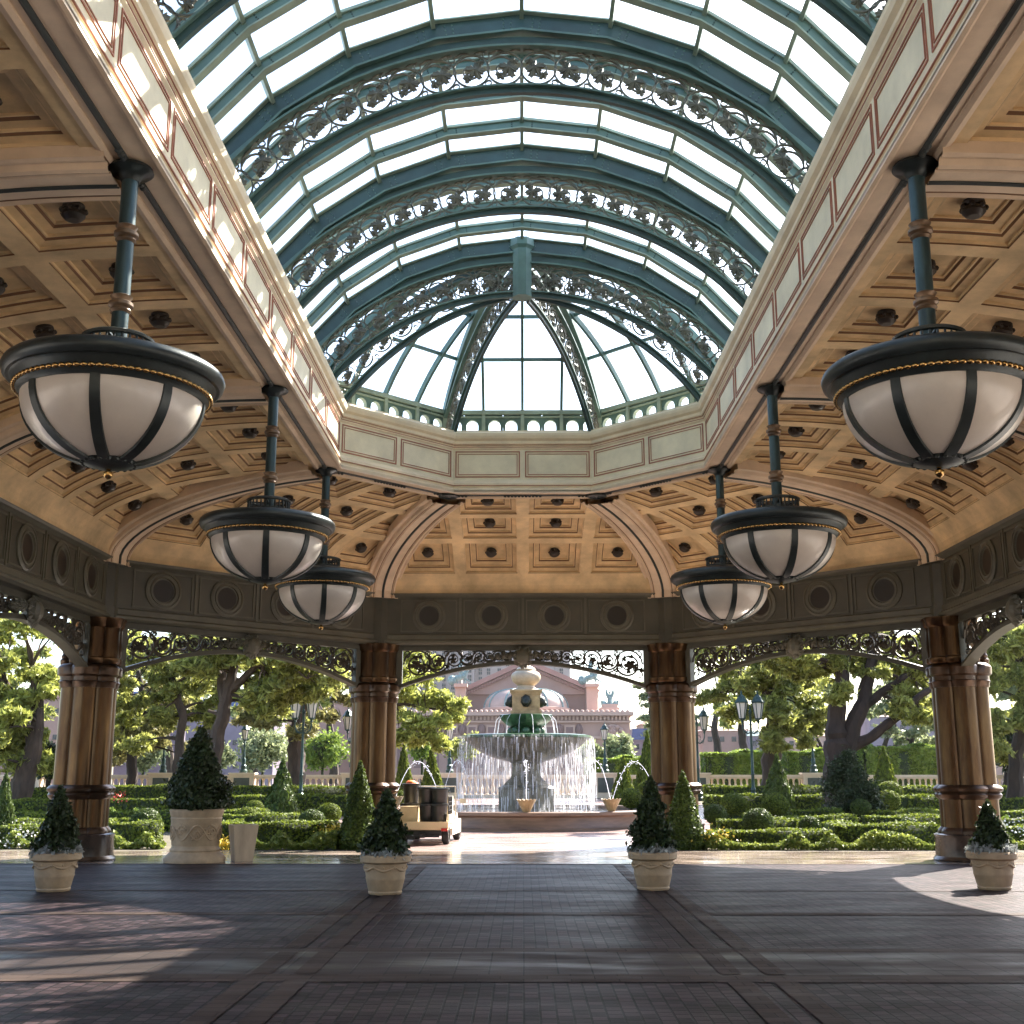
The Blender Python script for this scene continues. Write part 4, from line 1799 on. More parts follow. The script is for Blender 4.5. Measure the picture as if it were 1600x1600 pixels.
tree("pine_tree", "dark drooping pine behind the hedges, between the left column and the planter", "tree",
     [[TP(205, 1262, 50, .25), TP(208, 1180, 50, .2), TP(220, 1100, 50, .12), TP(215, 1030, 50, .08)]],
     clumps_px(fill(170, 300, 1060, 1185, 30, 15, 11), 50, 1.5, 11), "pine_dry", 420, .085, "bark_dark", seed=11)
tree("pine_tree", "yellow-green pine bough reaching out right of the left middle column, beside the fountain", "tree",
     [[TP(560, 1262, 44, .3), TP(565, 1180, 44, .25), TP(575, 1100, 44, .18), TP(600, 1040, 44, .1)], [TP(572, 1110, 44, .1), TP(630, 1100, 44, .06), TP(690, 1110, 44, .03)]],
     clumps_px([(630, 1075, 20), (650, 1090, 22), (680, 1095, 19), (705, 1105, 14), (718, 1098, 10), (640, 1125, 20), (665, 1130, 18), (690, 1125, 15), (712, 1118, 11), (625, 1150, 16), (650, 1155, 14), (682, 1150, 13),
                (690, 1163, 9), (625, 1050, 20), (660, 1058, 16), (690, 1085, 12), (600, 1030, 22), (640, 1020, 20), (675, 1035, 14), (612, 1100, 18)], 44, 1.0, 13), "pine_yellow", 520, .075, "bark", seed=13)
# right bay
tree("pine_tree", "straight single-trunk pine behind the right double lantern", "tree",
     [[TP(1200, 1262, 47, .40), TP(1205, 1190, 47, .36), TP(1210, 1130, 47, .30), TP(1200, 1070, 47, .24), TP(1196, 1000, 47, .14)], [TP(1205, 1110, 47, .1), TP(1240, 1060, 47, .06)]],
     clumps_px(fill(1090, 1275, 1000, 1135, 48, 15, 15, lambda x, y: y < 1125 - abs(x - 1190) * .3) + fill(1205, 1290, 1090, 1165, 20, 13, 16), 47, 1.6, 15), "pine", 470, .085, "bark", seed=15)
tree("pine_tree", "big dark three-stemmed pine with an ivy-wrapped foot, left of the right column", "tree",
     [[TP(1318, 1275, 38, .62), TP(1314, 1225, 38, .50), TP(1308, 1170, 38, .42), TP(1306, 1130, 38, .30), TP(1313, 1070, 38, .25), TP(1322, 1000, 38, .2), TP(1325, 950, 38, .1)],
      [TP(1318, 1180, 38, .34), TP(1335, 1130, 38, .27), TP(1352, 1090, 38.2, .24), TP(1362, 1030, 38.2, .18), TP(1364, 970, 38.2, .1)],
      [TP(1345, 1108, 38.2, .15), TP(1375, 1085, 38, .13), TP(1412, 1058, 37.7, .10), TP(1440, 1036, 37.5, .07)],
      [TP(1330, 1168, 38, .2), TP(1365, 1150, 37.7, .16), TP(1400, 1120, 37.4, .14), TP(1440, 1085, 37, .10), TP(1470, 1070, 37, .08)]],
     clumps_px(fill(1210, 1460, 985, 1050, 30, 15, 17) + fill(1395, 1470, 1080, 1125, 10, 13, 18) + fill(1240, 1460, 1000, 1090, 26, 12, 98) + fill(1290, 1420, 1010, 1060, 6, 10, 19) + fill(1100, 1240, 985, 1030, 10, 14, 20), 38.5, 1.6, 17), "pine", 400, .075, "bark_dark", seed=17)
tree("pine_tree", "dense green pine beyond the right column at the right frame edge", "tree",
     [[TP(1585, 1262, 42, .3), TP(1588, 1180, 42, .25), TP(1600, 1080, 42, .15), TP(1590, 1000, 42, .1)]],
     clumps_px(fill(1525, 1660, 975, 1180, 50, 17, 21), 42, 1.6, 21), "pine", 480, .085, "bark_dark", seed=21)
tree("olive_tree", "pale grey-green olive tree behind the big three-stemmed pine", "tree",
     [[TP(1385, 1215, 56, .14), TP(1378, 1180, 56, .12), TP(1395, 1120, 56, .08)], [TP(1412, 1215, 56, .12), TP(1425, 1160, 56, .1), TP(1440, 1110, 56, .06)]],
     clumps_px(fill(1350, 1465, 1030, 1165, 26, 14, 23), 56, 1.6, 23), "olive", 420, .09, "bark", seed=23)
tree("olive_tree", "thin-stemmed grey-green olive tree above the bright hedge, left of the big pine", "tree",
     [[TP(1240, 1215, 57, .10), TP(1248, 1180, 57, .08), TP(1268, 1150, 57, .06), TP(1280, 1120, 57, .04)], [TP(1300, 1215, 57, .12), TP(1285, 1170, 57, .09), TP(1262, 1130, 57, .05)], [TP(1285, 1170, 57, .06), TP(1250, 1150, 57, .04)]],
     clumps_px(fill(1225, 1310, 1050, 1150, 14, 13, 25), 57, 1.4, 25), "olive", 380, .09, "bark", seed=25)
tree("olive_tree", "small-leaved grey tree just left of the right middle column, against the sky", "tree",
     [[TP(1030, 1262, 52, .2), TP(1024, 1150, 52, .14), TP(1015, 1060, 52, .06)]],
     clumps_px([(1016, 1075, 10), (1008, 1088, 8), (1000, 1070, 6), (1018, 1100, 10), (1012, 1120, 9), (1020, 1130, 8), (1016, 1145, 7), (1022, 1060, 9), (1030, 1090, 12), (1035, 1120, 12)], 52, .6, 27), "olive", 420, .07, "bark", seed=27)
tree("magnolia_tree", "small dark glossy-leaved tree beside the left column, behind the low hedges", "tree",
     [[TP(75, 1262, 47, .12), TP(76, 1200, 47, .1), TP(78, 1160, 47, .06)]],
     clumps_px([(72, 1165, 14), (80, 1180, 15), (66, 1190, 13), (76, 1205, 13), (84, 1195, 12)], 47, .5, 29), "pot_leaf", 520, .1, "bark_dark", seed=29)
tree("magnolia_tree", "dark broad-leaved tree beyond the right column, above the balustrade", "tree",
     [[TP(1570, 1230, 50, .12), TP(1578, 1190, 50, .1), TP(1585, 1150, 50, .06)]],
     clumps_px(fill(1550, 1615, 1120, 1200, 12, 15, 31), 50, .8, 31), "pot_leaf", 480, .1, "bark_dark", seed=31)

# taller trees beyond the balustrade
for i, (x, y, hh, m, kind, lb) in enumerate([
    (205, 1075, 50, "pine_dry", "pine_tree", "hazy pine beyond the balustrade, far left of the left bay"), (262, 1060, 52, "pine", "pine_tree", "green pine beyond the balustrade, behind the large planter's shrub"),
    (330, 1062, 46, "olive", "olive_tree", "pale tree beyond the balustrade, behind the forked pine"), (395, 1070, 44, "pine", "pine_tree", "green pine beyond the balustrade, left of the left double lantern"),
    (520, 1072, 44, "pine", "pine_tree", "green pine beyond the balustrade, left of the left middle column"), (1120, 1080, 38, "olive", "olive_tree", "pale tree beyond the balustrade, right of the right middle column"),
    (1160, 1070, 36, "pine", "pine_tree", "green pine beyond the balustrade, behind the right double lantern"), (1255, 1085, 34, "olive", "olive_tree", "pale tree beyond the bright hedge, right of the straight pine"),
    (1400, 1075, 46, "olive", "olive_tree", "silvery tree beyond the bright hedge, right of the big dark pine"), (1445, 1060, 40, "pine_dry", "pine_tree", "dull green pine beyond the bright hedge, beside the right column"),
    (20, 1080, 60, "pine", "pine_tree", "green pine beyond the balustrade at the left frame edge"), (1600, 1075, 55, "olive", "olive_tree", "pale tree beyond the balustrade at the right frame edge")]):
    Yt = 62 + (i * 37 % 11)
    tree(kind, lb, "tree", [[TP(x, 1225, Yt, .3), TP(x + 3, 1180, Yt, .24), TP(x - 4, 1130, Yt, .18), TP(x + 2, y, Yt, .08)]],
         clumps_px(fill(x - hh, x + hh, y - 70, y + 55, 17, 14, 400 + i), Yt, 1.8, 500 + i), m, 200, .13, "bark", seed=600 + i)

# bushes beyond the balustrade
for (x, y, r, m, lb, sd) in [
    (345, 1185, 24, "olive", "pale green bush behind the balustrade, just right of the forked pine's trunk", 41),
    (412, 1170, 42, "olive", "large rounded pale bush behind the balustrade, below the small blue roof", 42),
    (505, 1170, 38, "bright_leaf", "large rounded green bush behind the balustrade, right of the left double lantern", 43),
    (225, 1180, 30, "olive", "green bush behind the balustrade, left of the large planter", 44),
    (660, 1170, 26, "bright_leaf", "leafy bush behind the balustrade between the two left fountain cones", 45),
    (722, 1165, 28, "pine", "dark green bush behind the balustrade, left of the fountain bowl", 46),
    (925, 1178, 22, "olive", "grey-green bush behind the balustrade, right of the water curtain", 47),
    (965, 1168, 26, "olive", "spiky pale bush behind the balustrade, under the winged statue", 48),
    (15, 1165, 40, "olive", "pale bush at the left frame edge, behind the leaning pine", 49)]:
    c = W(x, y, 58)
    t = thing("bush", lb, "bush", (c.x, 58, -.5), 0, "bushes beyond the balustrade")
    rng = np.random.default_rng(sd)
    rr = r * 58 / F_PX
    n = int(3600 * rr)
    Cc = []
    for q in range(26):
        d = rng.normal(size=3)
        d = d / np.linalg.norm(d) * rng.random() ** .4 * rr * .8
        d[2] *= .8
        Cc.append(rng.normal(size=(n // 26, 3)) * .16 * rr + d)
    Cc = np.concatenate(Cc)
    Cc[:, 2] += c.z + .5
    core = MB()
    core.ball((0, 0, c.z + .5), rr * .5, 12, 8)
    core.tube([(0, 0, -.6), (0, 0, c.z + .3)], [.12, .05], 6)
    obj_from(leaves_mesh("foliage", Cc, .11 * rng.uniform(.6, 1.3, len(Cc)), None, 1.8, m, core=core), "foliage", t)

# bright clipped hedges behind the right balustrade
rng = np.random.default_rng(77)
for (x0, x1, y0, lb) in [(1098, 1190, 1177, "bright green hedge behind the balustrade, left of the straight pine"), (1225, 1300, 1175, "bright green hedge behind the balustrade, right of the straight pine"),
                         (1345, 1485, 1168, "bright green hedge behind the balustrade, left of the right column"), (915, 1010, 1186, "bright green hedge behind the balustrade, right of the fountain")]:
    a, b = W(x0, y0, 54.5), W(x1, y0, 54.5)
    L = b.x - a.x
    o = obj_from(hedge_mesh("hedge", L, 1.4, a.z + .6, .12, "bright_leaf", 620, .09), "hedge", None, ((a.x + b.x) / 2, 54.5, -.6))
    tag(o, lb, "hedge", "bright hedges beyond the balustrade")

# ------------------------------------------------------------------ balustrade
Y_BAL = 51.0
peds = [(-20.8, 48), (-15.2, 255), (-11.8, 380), (-7.1, 0), (-3.1, 703), (3.45, 945), (7.3, 1088), (12.2, 1270), (20.8, 1588), (-26, 0), (26, 0)]
peds = sorted(peds)
PED0 = None
ped_labels = {-20.8: "beside the leaning pine at the left", -15.2: "half hidden by the large planter's shrub", -11.8: "left of the clipped cone, carrying a small lantern", -7.1: "behind the left middle column",
              -3.1: "just left of the water curtain", 3.45: "just right of the water curtain", 7.3: "half behind the right middle column", 12.2: "between the cone and the big dark pine", 20.8: "right of the right column",
              -26: "far left end", 26: "far right end"}
bal_posts = []
for x, _ in peds:
    if abs(x) > 25:
        continue
    if PED0 is None:
        t = thing("pedestal", "cream stone balustrade pedestal " + ped_labels[x], "pedestal", (x, Y_BAL, gz(51)), 0, "balustrade pedestals")
        mb = MB()
        mb.box((0, 0, .06), (1.12, .62, .12))
        mb.box((0, 0, .52), (1.0, .5, .80))
        mb.box((0, 0, .95), (1.06, .56, .06))
        mb.box((0, 0, 1.01), (1.14, .64, .06), taper=.97)
        mb.build("block", ["bal_stone"], t)
        mb = MB()
        mb.box((0, -.255, .53), (.66, .03, .60))
        mb.build("dark_panel", ["slate"], t)
        PED0 = t
    else:
        dup(PED0, (x, Y_BAL, gz(51)), 0, "cream stone balustrade pedestal " + ped_labels[x])
bal_labels = ["at the far left, behind the leaning pine", "between the left column and the large planter", "between the planter and the lantern pedestal", "behind the left clipped cone and double lantern",
              "behind the left middle column", "behind the fountain's water", "between the fountain and the right middle column", "left of the straight pine and right double lantern", "between the big dark pine and the right column", "right of the right column"]
xs_p = [p[0] for p in peds]
BALU = None
j = 0
for i in range(len(xs_p) - 1):
    x0, x1 = xs_p[i] + (.5 if abs(xs_p[i]) < 25 else 0), xs_p[i + 1] - (.5 if abs(xs_p[i + 1]) < 25 else 0)
    if x1 < -24.5 or x0 > 24.5:
        continue
    L = x1 - x0
    t = thing("balustrade", "cream stone balustrade run " + bal_labels[min(i, 9)], "balustrade", ((x0 + x1) / 2, Y_BAL, gz(51)), 0, "balustrade runs")
    mb = MB()
    mb.box((0, 0, .07), (L - .01, .36, .14))
    mb.build("plinth", ["bal_stone"], t)
    mb = MB()
    mb.box((0, 0, .90), (L - .01, .34, .10))
    mb.box((0, 0, .82), (L - .01, .26, .05))
    mb.build("handrail", ["bal_stone"], t)
    n = int(L / .235)
    for q in range(n):
        u = -L / 2 + L * (q + .5) / n
        if BALU is None:
            mb = MB()
            mb.lathe([(.075, .14), (.075, .17), (.045, .20), (.06, .24), (.088, .32), (.090, .38), (.07, .46), (.042, .56), (.036, .66), (.05, .70), (.04, .73), (.068, .76), (.068, .80)], seg=10)
            BALU = mb.build("baluster", ["bal_stone"], t, smooth=True)
            o = BALU
        else:
            o = BALU.copy()
            COL.objects.link(o)
            o.parent = t
        o.location = (u, 0, 0)

# ------------------------------------------------------------------ lanterns
def lantern(mb_i, mb_g, c, s=1.0):
    x, y, z = c
    for q in range(6):
        a0, a1 = 2 * math.pi * q / 6, 2 * math.pi * (q + 1) / 6
        for a in (a0,):
            mb_i.beam((x + .10 * s * math.cos(a), y + .10 * s * math.sin(a), z), (x + .19 * s * math.cos(a), y + .19 * s * math.sin(a), z + .50 * s), .022 * s, .022 * s)
    mb_g.lathe([(.092 * s, .01 * s), (.178 * s, .49 * s)], c, 6)
    mb_i.lathe([(.02 * s, -.16 * s), (.05 * s, -.10 * s), (.03 * s, -.06 * s), (.11 * s, -.02 * s), (.115 * s, .01 * s)], c, 8)
    mb_i.lathe([(.215 * s, .49 * s), (.22 * s, .53 * s), (.15 * s, .62 * s), (.13 * s, .68 * s), (.07 * s, .74 * s), (.03 * s, .78 * s), (.035 * s, .82 * s), (.005 * s, .90 * s)], c, 6)


def street_lamp(name, label, base, h, heads, s=1.0, group="garden lampposts"):
    t = thing(name, label, "lamppost", base, 0, group)
    mb = MB()
    mb.lathe([(.20 * s, 0), (.21 * s, .10), (.15 * s, .14), (.16 * s, .28), (.10 * s, .34), (.11 * s, .55), (.06 * s, .62), (.085 * s, .70), (.055 * s, .78), (.05 * s, 1.2), (.065 * s, 1.24), (.045 * s, 1.28), (.038 * s, h - .1), (.06 * s, h - .05), (.03 * s, h)], seg=12)
    mb.build("post", ["lamppost"], t, smooth=True)
    mi, mg = MB(), MB()
    if heads == 1:
        lantern(mi, mg, (0, 0, h + .12), s)
    else:
        for sx in (-1, 1):
            lantern(mi, mg, (sx * .30, 0, h - .25), s)
            mi.tube([(0, 0, h - .75), (sx * .12, 0, h - .80), (sx * .24, 0, h - .72), (sx * .30, 0, h - .55), (sx * .30, 0, h - .38)], [.03, .03, .028, .025, .02], 6)
            for q in range(3):
                mi.tube([(sx * (.08 + .07 * q) + .05 * math.cos(a), 0, h - .66 + .05 * math.sin(a) - .04 * q) for a in [k * .8 for k in range(8)]], .012, 4)
            mi.tube([(0, 0, h - .45), (sx * .12, 0, h - .5), (sx * .16, 0, h - .62)], .014, 5)
        mi.lathe([(.04, h - .1), (.07, h), (.03, h + .08), (.045, h + .14), (.005, h + .26)], seg=8)
    mi.build("lantern_frame", ["lamppost"], t)
    mg.build("lantern_glass", ["lantern_glass"], t)
    return t


def lamp_at(px, Y, ztop, heads, label, s=1.0, z0=None):
    p = W(px, 1207, Y)
    z = gz(Y) if z0 is None else z0
    return street_lamp("street_lamp", label, (p.x, Y, z), ztop - z, heads, s)


lamp_at(471, 44, 3.9, 2, "green double-lantern lamppost beside the clipped cone in the left garden", 1.15)
lamp_at(1176, 44.5, 3.9, 2, "green double-lantern lamppost left of the clipped cone in the right garden", 1.15)
lamp_at(1091, 49, 3.65, 2, "double-lantern lamppost mostly hidden behind the right middle column", 1.05)
lamp_at(553, 49, 3.65, 2, "double-lantern lamppost mostly hidden behind the left middle column", 1.05)
for x, px, lb in ((-11.8, 380, "small lantern post on the balustrade pedestal left of the clipped cone"), (-3.1, 703, "small lantern post on the pedestal left of the fountain"), (3.45, 945, "small lantern post on the pedestal right of the fountain"),
                  (12.2, 1270, "small lantern post on the pedestal beside the big dark pine"), (-15.2, 268, "small lantern post on the pedestal behind the large planter")):
    street_lamp("street_lamp", lb, (x, Y_BAL, gz(51) + 1.04), 1.25, 1, .82)

# ------------------------------------------------------------------ garden: clipped cones, balls, hedges
rng = np.random.default_rng(101)
CONE = cone_mesh("foliage", .5, 2.0, 9000, .05, "cone_leaf", .85)
CONE_F = cone_mesh("foliage", .5, 1.0, 5200, .055, "cone_leaf", .9)
CONE_B = cone_mesh("foliage", .5, 1.0, 5200, .055, "hedge_leaf", .9)
BALLM = ball_mesh("foliage", .5, 3800, .05, "hedge_leaf")
BALLD = ball_mesh("foliage", .5, 3800, .05, "cone_leaf")


def cone_shrub(px, ybase, ytop, wpx, Y, label, me=None, full=False):
    p0, p1 = W(px, ybase, Y), W(px, ytop, Y)
    z0 = gz(Y)
    h = p1.z - z0
    w = wpx * Y / F_PX
    t = thing("clipped_cone", label, "topiary cone", (p0.x, Y, z0), random.uniform(0, 6), "clipped cones in the garden")
    o = obj_from(me or CONE_F, "foliage", t)
    o.scale = (w, w, h / (2.0 if full else 1.0))
    mb = MB()
    mb.lathe([(.05, -.03), (.04, .2)], seg=8)
    mb.build("stem", ["bark_dark"], t)
    return t


cone_shrub(560, 1327, 1187, 66, 28.1, "tall sparkling clipped cone standing right in front of the left middle column", CONE, True)
cone_shrub(1070, 1325, 1203, 66, 28.1, "tall clipped cone standing right in front of the right middle column", CONE, True)
cone_shrub(439, 1272, 1185, 58, 39, "dark clipped cone in the left garden, left of the double lantern")
cone_shrub(1217, 1262, 1178, 58, 41, "dark clipped cone in the right garden beside the straight pine")
cone_shrub(1385, 1240, 1167, 50, 45, "bright-edged clipped cone left of the right column", CONE_B)
cone_shrub(630, 1240, 1158, 34, 48, "clipped cone beside the left middle column, left one of the pair by the fountain", CONE_B)
cone_shrub(674, 1240, 1167, 44, 45.5, "clipped cone behind the utility cart, right one of the pair left of the fountain", CONE_B)
cone_shrub(975, 1240, 1181, 42, 45.5, "clipped cone right of the fountain, beside the low ball shrub", CONE_B)
cone_shrub(1013, 1240, 1143, 44, 49, "tall clipped cone half hidden by the right middle column", CONE_B)
cone_shrub(2, 1300, 1205, 44, 32, "dark clipped cone cut by the left frame edge")


def ball_shrub(px, py, r, Y, label, me=None, sink=None):
    p = W(px, py, Y)
    rr = r * Y / F_PX
    z = p.z - rr * .8
    t = thing("ball_shrub", label, "ball shrub", (p.x, Y, min(z, gz(Y) + .5)), random.uniform(0, 6), "clipped ball shrubs in the garden")
    o = obj_from(me or BALLM, "foliage", t)
    o.scale = (rr * 2, rr * 2, rr * 2)
    mb = MB()
    mb.lathe([(.04, gz(Y) - z - .02 if z > gz(Y) else -.1), (.035, .15)], seg=6)
    mb.build("stem", ["bark_dark"], t)
    return t


for a in [(514, 1271, 18, 33.5, "light-topped ball shrub left of the tall front cone in the left garden", BALLM), (487, 1283, 20, 31.5, "dark ball shrub under the left double lantern", BALLD), (398, 1262, 13, 37, "small ball shrub left of the dark cone in the left garden", BALLM),
          (505, 1252, 11, 42, "small far ball shrub right of the left double lantern", BALLM), (386, 1276, 16, 35, "low ball shrub in front of the dark cone in the left garden", BALLM),
          (228, 1283, 22, 31, "dark ball shrub between the left column and the large planter", BALLD), (627, 1246, 12, 43.5, "ball shrub between the left middle column and the cart", BALLM),
          (986, 1247, 17, 42, "ball shrub at the right foot of the fountain basin", BALLM), (1012, 1232, 14, 47, "ball shrub beside the right middle column behind the fountain", BALLM),
          (1146, 1255, 19, 36, "light-topped ball shrub at the foot of the right double lantern", BALLM), (1211, 1257, 20, 35.5, "light-topped ball shrub in front of the right garden cone", BALLM),
          (1118, 1272, 17, 33, "ball shrub just right of the right front cone", BALLD), (1185, 1283, 22, 31, "large dark ball shrub in the front row of the right garden", BALLD),
          (1390, 1238, 19, 42, "upper ball shrub of the pair below the bright-edged cone", BALLM), (1388, 1250, 17, 40, "lower ball shrub of the pair below the bright-edged cone", BALLM),
          (1265, 1290, 16, 31, "dark ball shrub in the front right hedges below the far pedestal", BALLD), (1345, 1262, 15, 36, "shaggy ball shrub at the foot of the big dark pine", BALLD), (1420, 1290, 14, 31.5, "dark ball shrub just left of the right column", BALLD)]:
    ball_shrub(*a[:5], me=a[5])

# ivy shrub wrapping the big pine
c = W(1335, 1262, 36.6)
t = thing("ivy_shrub", "dark glossy-leaved shrub wrapped round the foot of the big three-stemmed pine", "shrub", (c.x, 36.6, gz(36.6)))
rng = np.random.default_rng(55)
cl = [((-.35, .2, .5), .55), ((.25, 0, .5), .55), ((0, .1, 1.0), .5), ((-.45, .5, 1.3), .35), ((.4, 0, 1.1), .38), ((-.25, .5, 1.8), .3), ((.1, .2, 1.6), .35), ((.0, .3, 2.1), .22), ((.55, 0, .6), .35)]
Cc = np.concatenate([rng.normal(size=(1500, 3)) * r * .45 + np.array(p) for p, r in cl])
Cc = Cc[Cc[:, 2] > .02]
core = MB()
for p, r in cl:
    core.ball(p, r * .5, 9, 6)
obj_from(leaves_mesh("foliage", Cc, .06 * rng.uniform(.7, 1.3, len(Cc)), None, 1.4, "pot_leaf", core=core), "foliage", t)

# parterre hedges
rng = np.random.default_rng(202)
hid = 0
def hedge_row(x0, x1, y, h, label, m="hedge_leaf", d=.55, h0=0.0):
    """x in pixels of the photo at that depth"""
    a, b = W(x0, 1207, y), W(x1, 1207, y)
    L = b.x - a.x
    o = obj_from(hedge_mesh("hedge", L, d, h, .05 if y < 34 else .065, m, 650 if y < 34 else 420), "hedge", None, ((a.x + b.x) / 2, y, gz(y) + h0))
    tag(o, label, "hedge", "clipped parterre hedges")
    return o


LH = [(-30, 75, 29.6, .42, "front clipped hedge at the left frame edge"), (180, 255, 29.8, .5, "front clipped hedge right of the left column"), (330, 530, 29.5, .52, "front clipped hedge behind the square tapered bin"),
      (-30, 80, 32.5, .45, "second clipped hedge row at the left frame edge"), (180, 250, 32.8, .50, "second-row hedge between left column and planter"), (330, 470, 32.6, .60, "second-row hedge behind the square bin, left of the lantern"),
      (-30, 85, 36, .5, "third clipped hedge row at the left frame edge"), (170, 330, 36.2, .55, "third-row hedge behind the large planter"), (330, 420, 36, .62, "third-row hedge between the pine trunk and the cone"),
      (-30, 90, 41, .55, "fourth clipped hedge row at the left frame edge"), (170, 325, 41, .60, "fourth-row hedge behind the planter's shrub"), (330, 545, 41.5, .68, "fourth-row hedge behind the dark cone"),
      (20, 90, 46.5, .6, "rear hedge below the balustrade beside the leaning pine"), (170, 320, 46.5, .72, "rear hedge below the balustrade, left of the forked pine"), (325, 545, 46.5, .70, "rear hedge below the balustrade, right of the forked pine")]
RH = [(1100, 1285, 29.0, .36, "front clipped hedge left half, right garden"), (1295, 1455, 29.0, .5, "front clipped hedge just left of the right column"), (1550, 1640, 29.4, .45, "front clipped hedge right of the right column"),
      (1120, 1240, 32, .50, "second-row hedge behind the dark ball shrub, right garden"), (1250, 1330, 32.2, .58, "second-row hedge middle stretch, right garden"), (1345, 1465, 32.3, .58, "second-row hedge near the right column"), (1550, 1640, 32.5, .5, "second-row hedge right of the right column"),
      (1110, 1215, 36, .50, "third-row hedge behind the lit ball shrubs, right garden"), (1235, 1310, 36, .62, "third-row hedge left of the big dark pine"), (1350, 1470, 36, .60, "third-row hedge right of the big dark pine"), (1550, 1640, 36, .6, "third-row hedge right of the right column"),
      (1100, 1200, 41, .72, "fourth-row hedge left of the cone, right garden"), (1235, 1305, 41, .72, "fourth-row hedge between the cone and the big pine"), (1365, 1470, 41.2, .68, "fourth-row hedge under the bright-edged cone"), (1550, 1640, 41, .62, "fourth-row hedge right of the right column"),
      (1100, 1300, 46.5, .70, "rear hedge below the right balustrade, left stretch"), (1350, 1480, 46.5, .68, "rear hedge below the right balustrade, near the column"), (1550, 1640, 46.5, .7, "rear hedge below the balustrade at the right frame edge")]
for a in LH + RH:
    hedge_row(*a)
# short cross hedges that break the rows
for (x, y0, lb) in [(150, 31, "short cross hedge just right of the left column base"), (356, 31.2, "short cross hedge behind the bin"), (1310, 30.8, "short cross hedge in the middle of the right garden"), (1238, 34, "short cross hedge behind the dark ball shrub"), (420, 34.5, "short cross hedge left of the dark cone")]:
    p = W(x, 1207, y0)
    o = obj_from(hedge_mesh("hedge", .5, 2.3, .45, .055, "hedge_leaf", 520), "hedge", None, (p.x, y0, gz(y0)))
    tag(o, lb, "hedge", "clipped parterre hedges")

# loose border planting with flowers along the kerb
def border(x0, x1, y, h, m, label, name="border_plants", fl=None, seed=1, d=.5):
    global rng
    rng = np.random.default_rng(seed)
    a, b = W(x0, 1207, y), W(x1, 1207, y)
    L = b.x - a.x
    n = int(L * 1500)
    cx = rng.random(n) * L - L / 2
    cy = (rng.random(n) - .5) * d
    hh = h * (.55 + .45 * np.sin(cx * 5.1 + np.sin(cx * 1.9) * 2) * np.cos(cy * 6)) * (1 - (2 * cy / d) ** 2 * .5)
    cz = rng.random(n) ** .6 * np.maximum(hh, .05)
    o = obj_from(leaves_mesh("border", np.stack([cx, cy, cz], 1), .055 * rng.uniform(.6, 1.4, n), None, 1.6, m), name, None, ((a.x + b.x) / 2, y, gz(y)))
    tag(o, label, "border planting", kind='stuff')
    return o


border(-40, 80, 28.2, .42, "border_leaf", "white-flowered ground cover at the left kerb", seed=61)
border(185, 262, 28.1, .38, "border_leaf", "low leafy ground cover at the kerb left of the large planter", seed=62)
border(330, 530, 27.9, .42, "border_leaf", "low yellow-green ground cover at the kerb behind the square bin", seed=63)
border(1098, 1460, 27.9, .42, "border_leaf", "low yellow-green ground cover along the right garden kerb", seed=64)
border(1550, 1640, 28.1, .45, "border_leaf", "low ground cover at the right frame edge", seed=65)
border(175, 240, 38.5, .5, "bright_leaf", "loose rose leaves between hedge rows left of the planter", seed=66)
border(1400, 1470, 38.5, .5, "bright_leaf", "loose bright leaves between hedge rows left of the right column", seed=67)
border(1555, 1640, 34.2, .55, "bright_leaf", "loose rose leaves between hedge rows right of the right column", seed=68)


def flower_clump(px, py, Y, n, r, m, label):
    p = W(px, py, Y)
    rs = np.random.default_rng(int(px))
    o = obj_from(leaves_mesh("blossoms", rs.normal(size=(n, 3)) * np.array([r, r * .6, r * .5]), .05 * rs.uniform(.7, 1.3, n), None, 1.1, m), "flower_clump", None, p)
    tag(o, label, "flowers")


flower_clump(346, 1318, 27.6, 260, .16, "flower_yellow", "yellow flowers between the large planter and the square bin")
flower_clump(386, 1318, 27.6, 130, .10, "flower_yellow", "yellow flowers just right of the square bin")
flower_clump(520, 1296, 29.1, 180, .15, "flower_yellow", "yellow flowers left of the tall front cone")
flower_clump(1118, 1308, 27.9, 260, .2, "flower_yellow", "yellow blossoms beside the right front cone")
flower_clump(185, 1245, 39, 60, .14, "flower_red", "red roses just right of the left column")
flower_clump(30, 1310, 28.0, 120, .35, "flower_white", "white flowers at the left kerb")
flower_clump(1590, 1290, 29, 90, .3, "flower_white", "white flowers beyond the pot at the right frame edge")

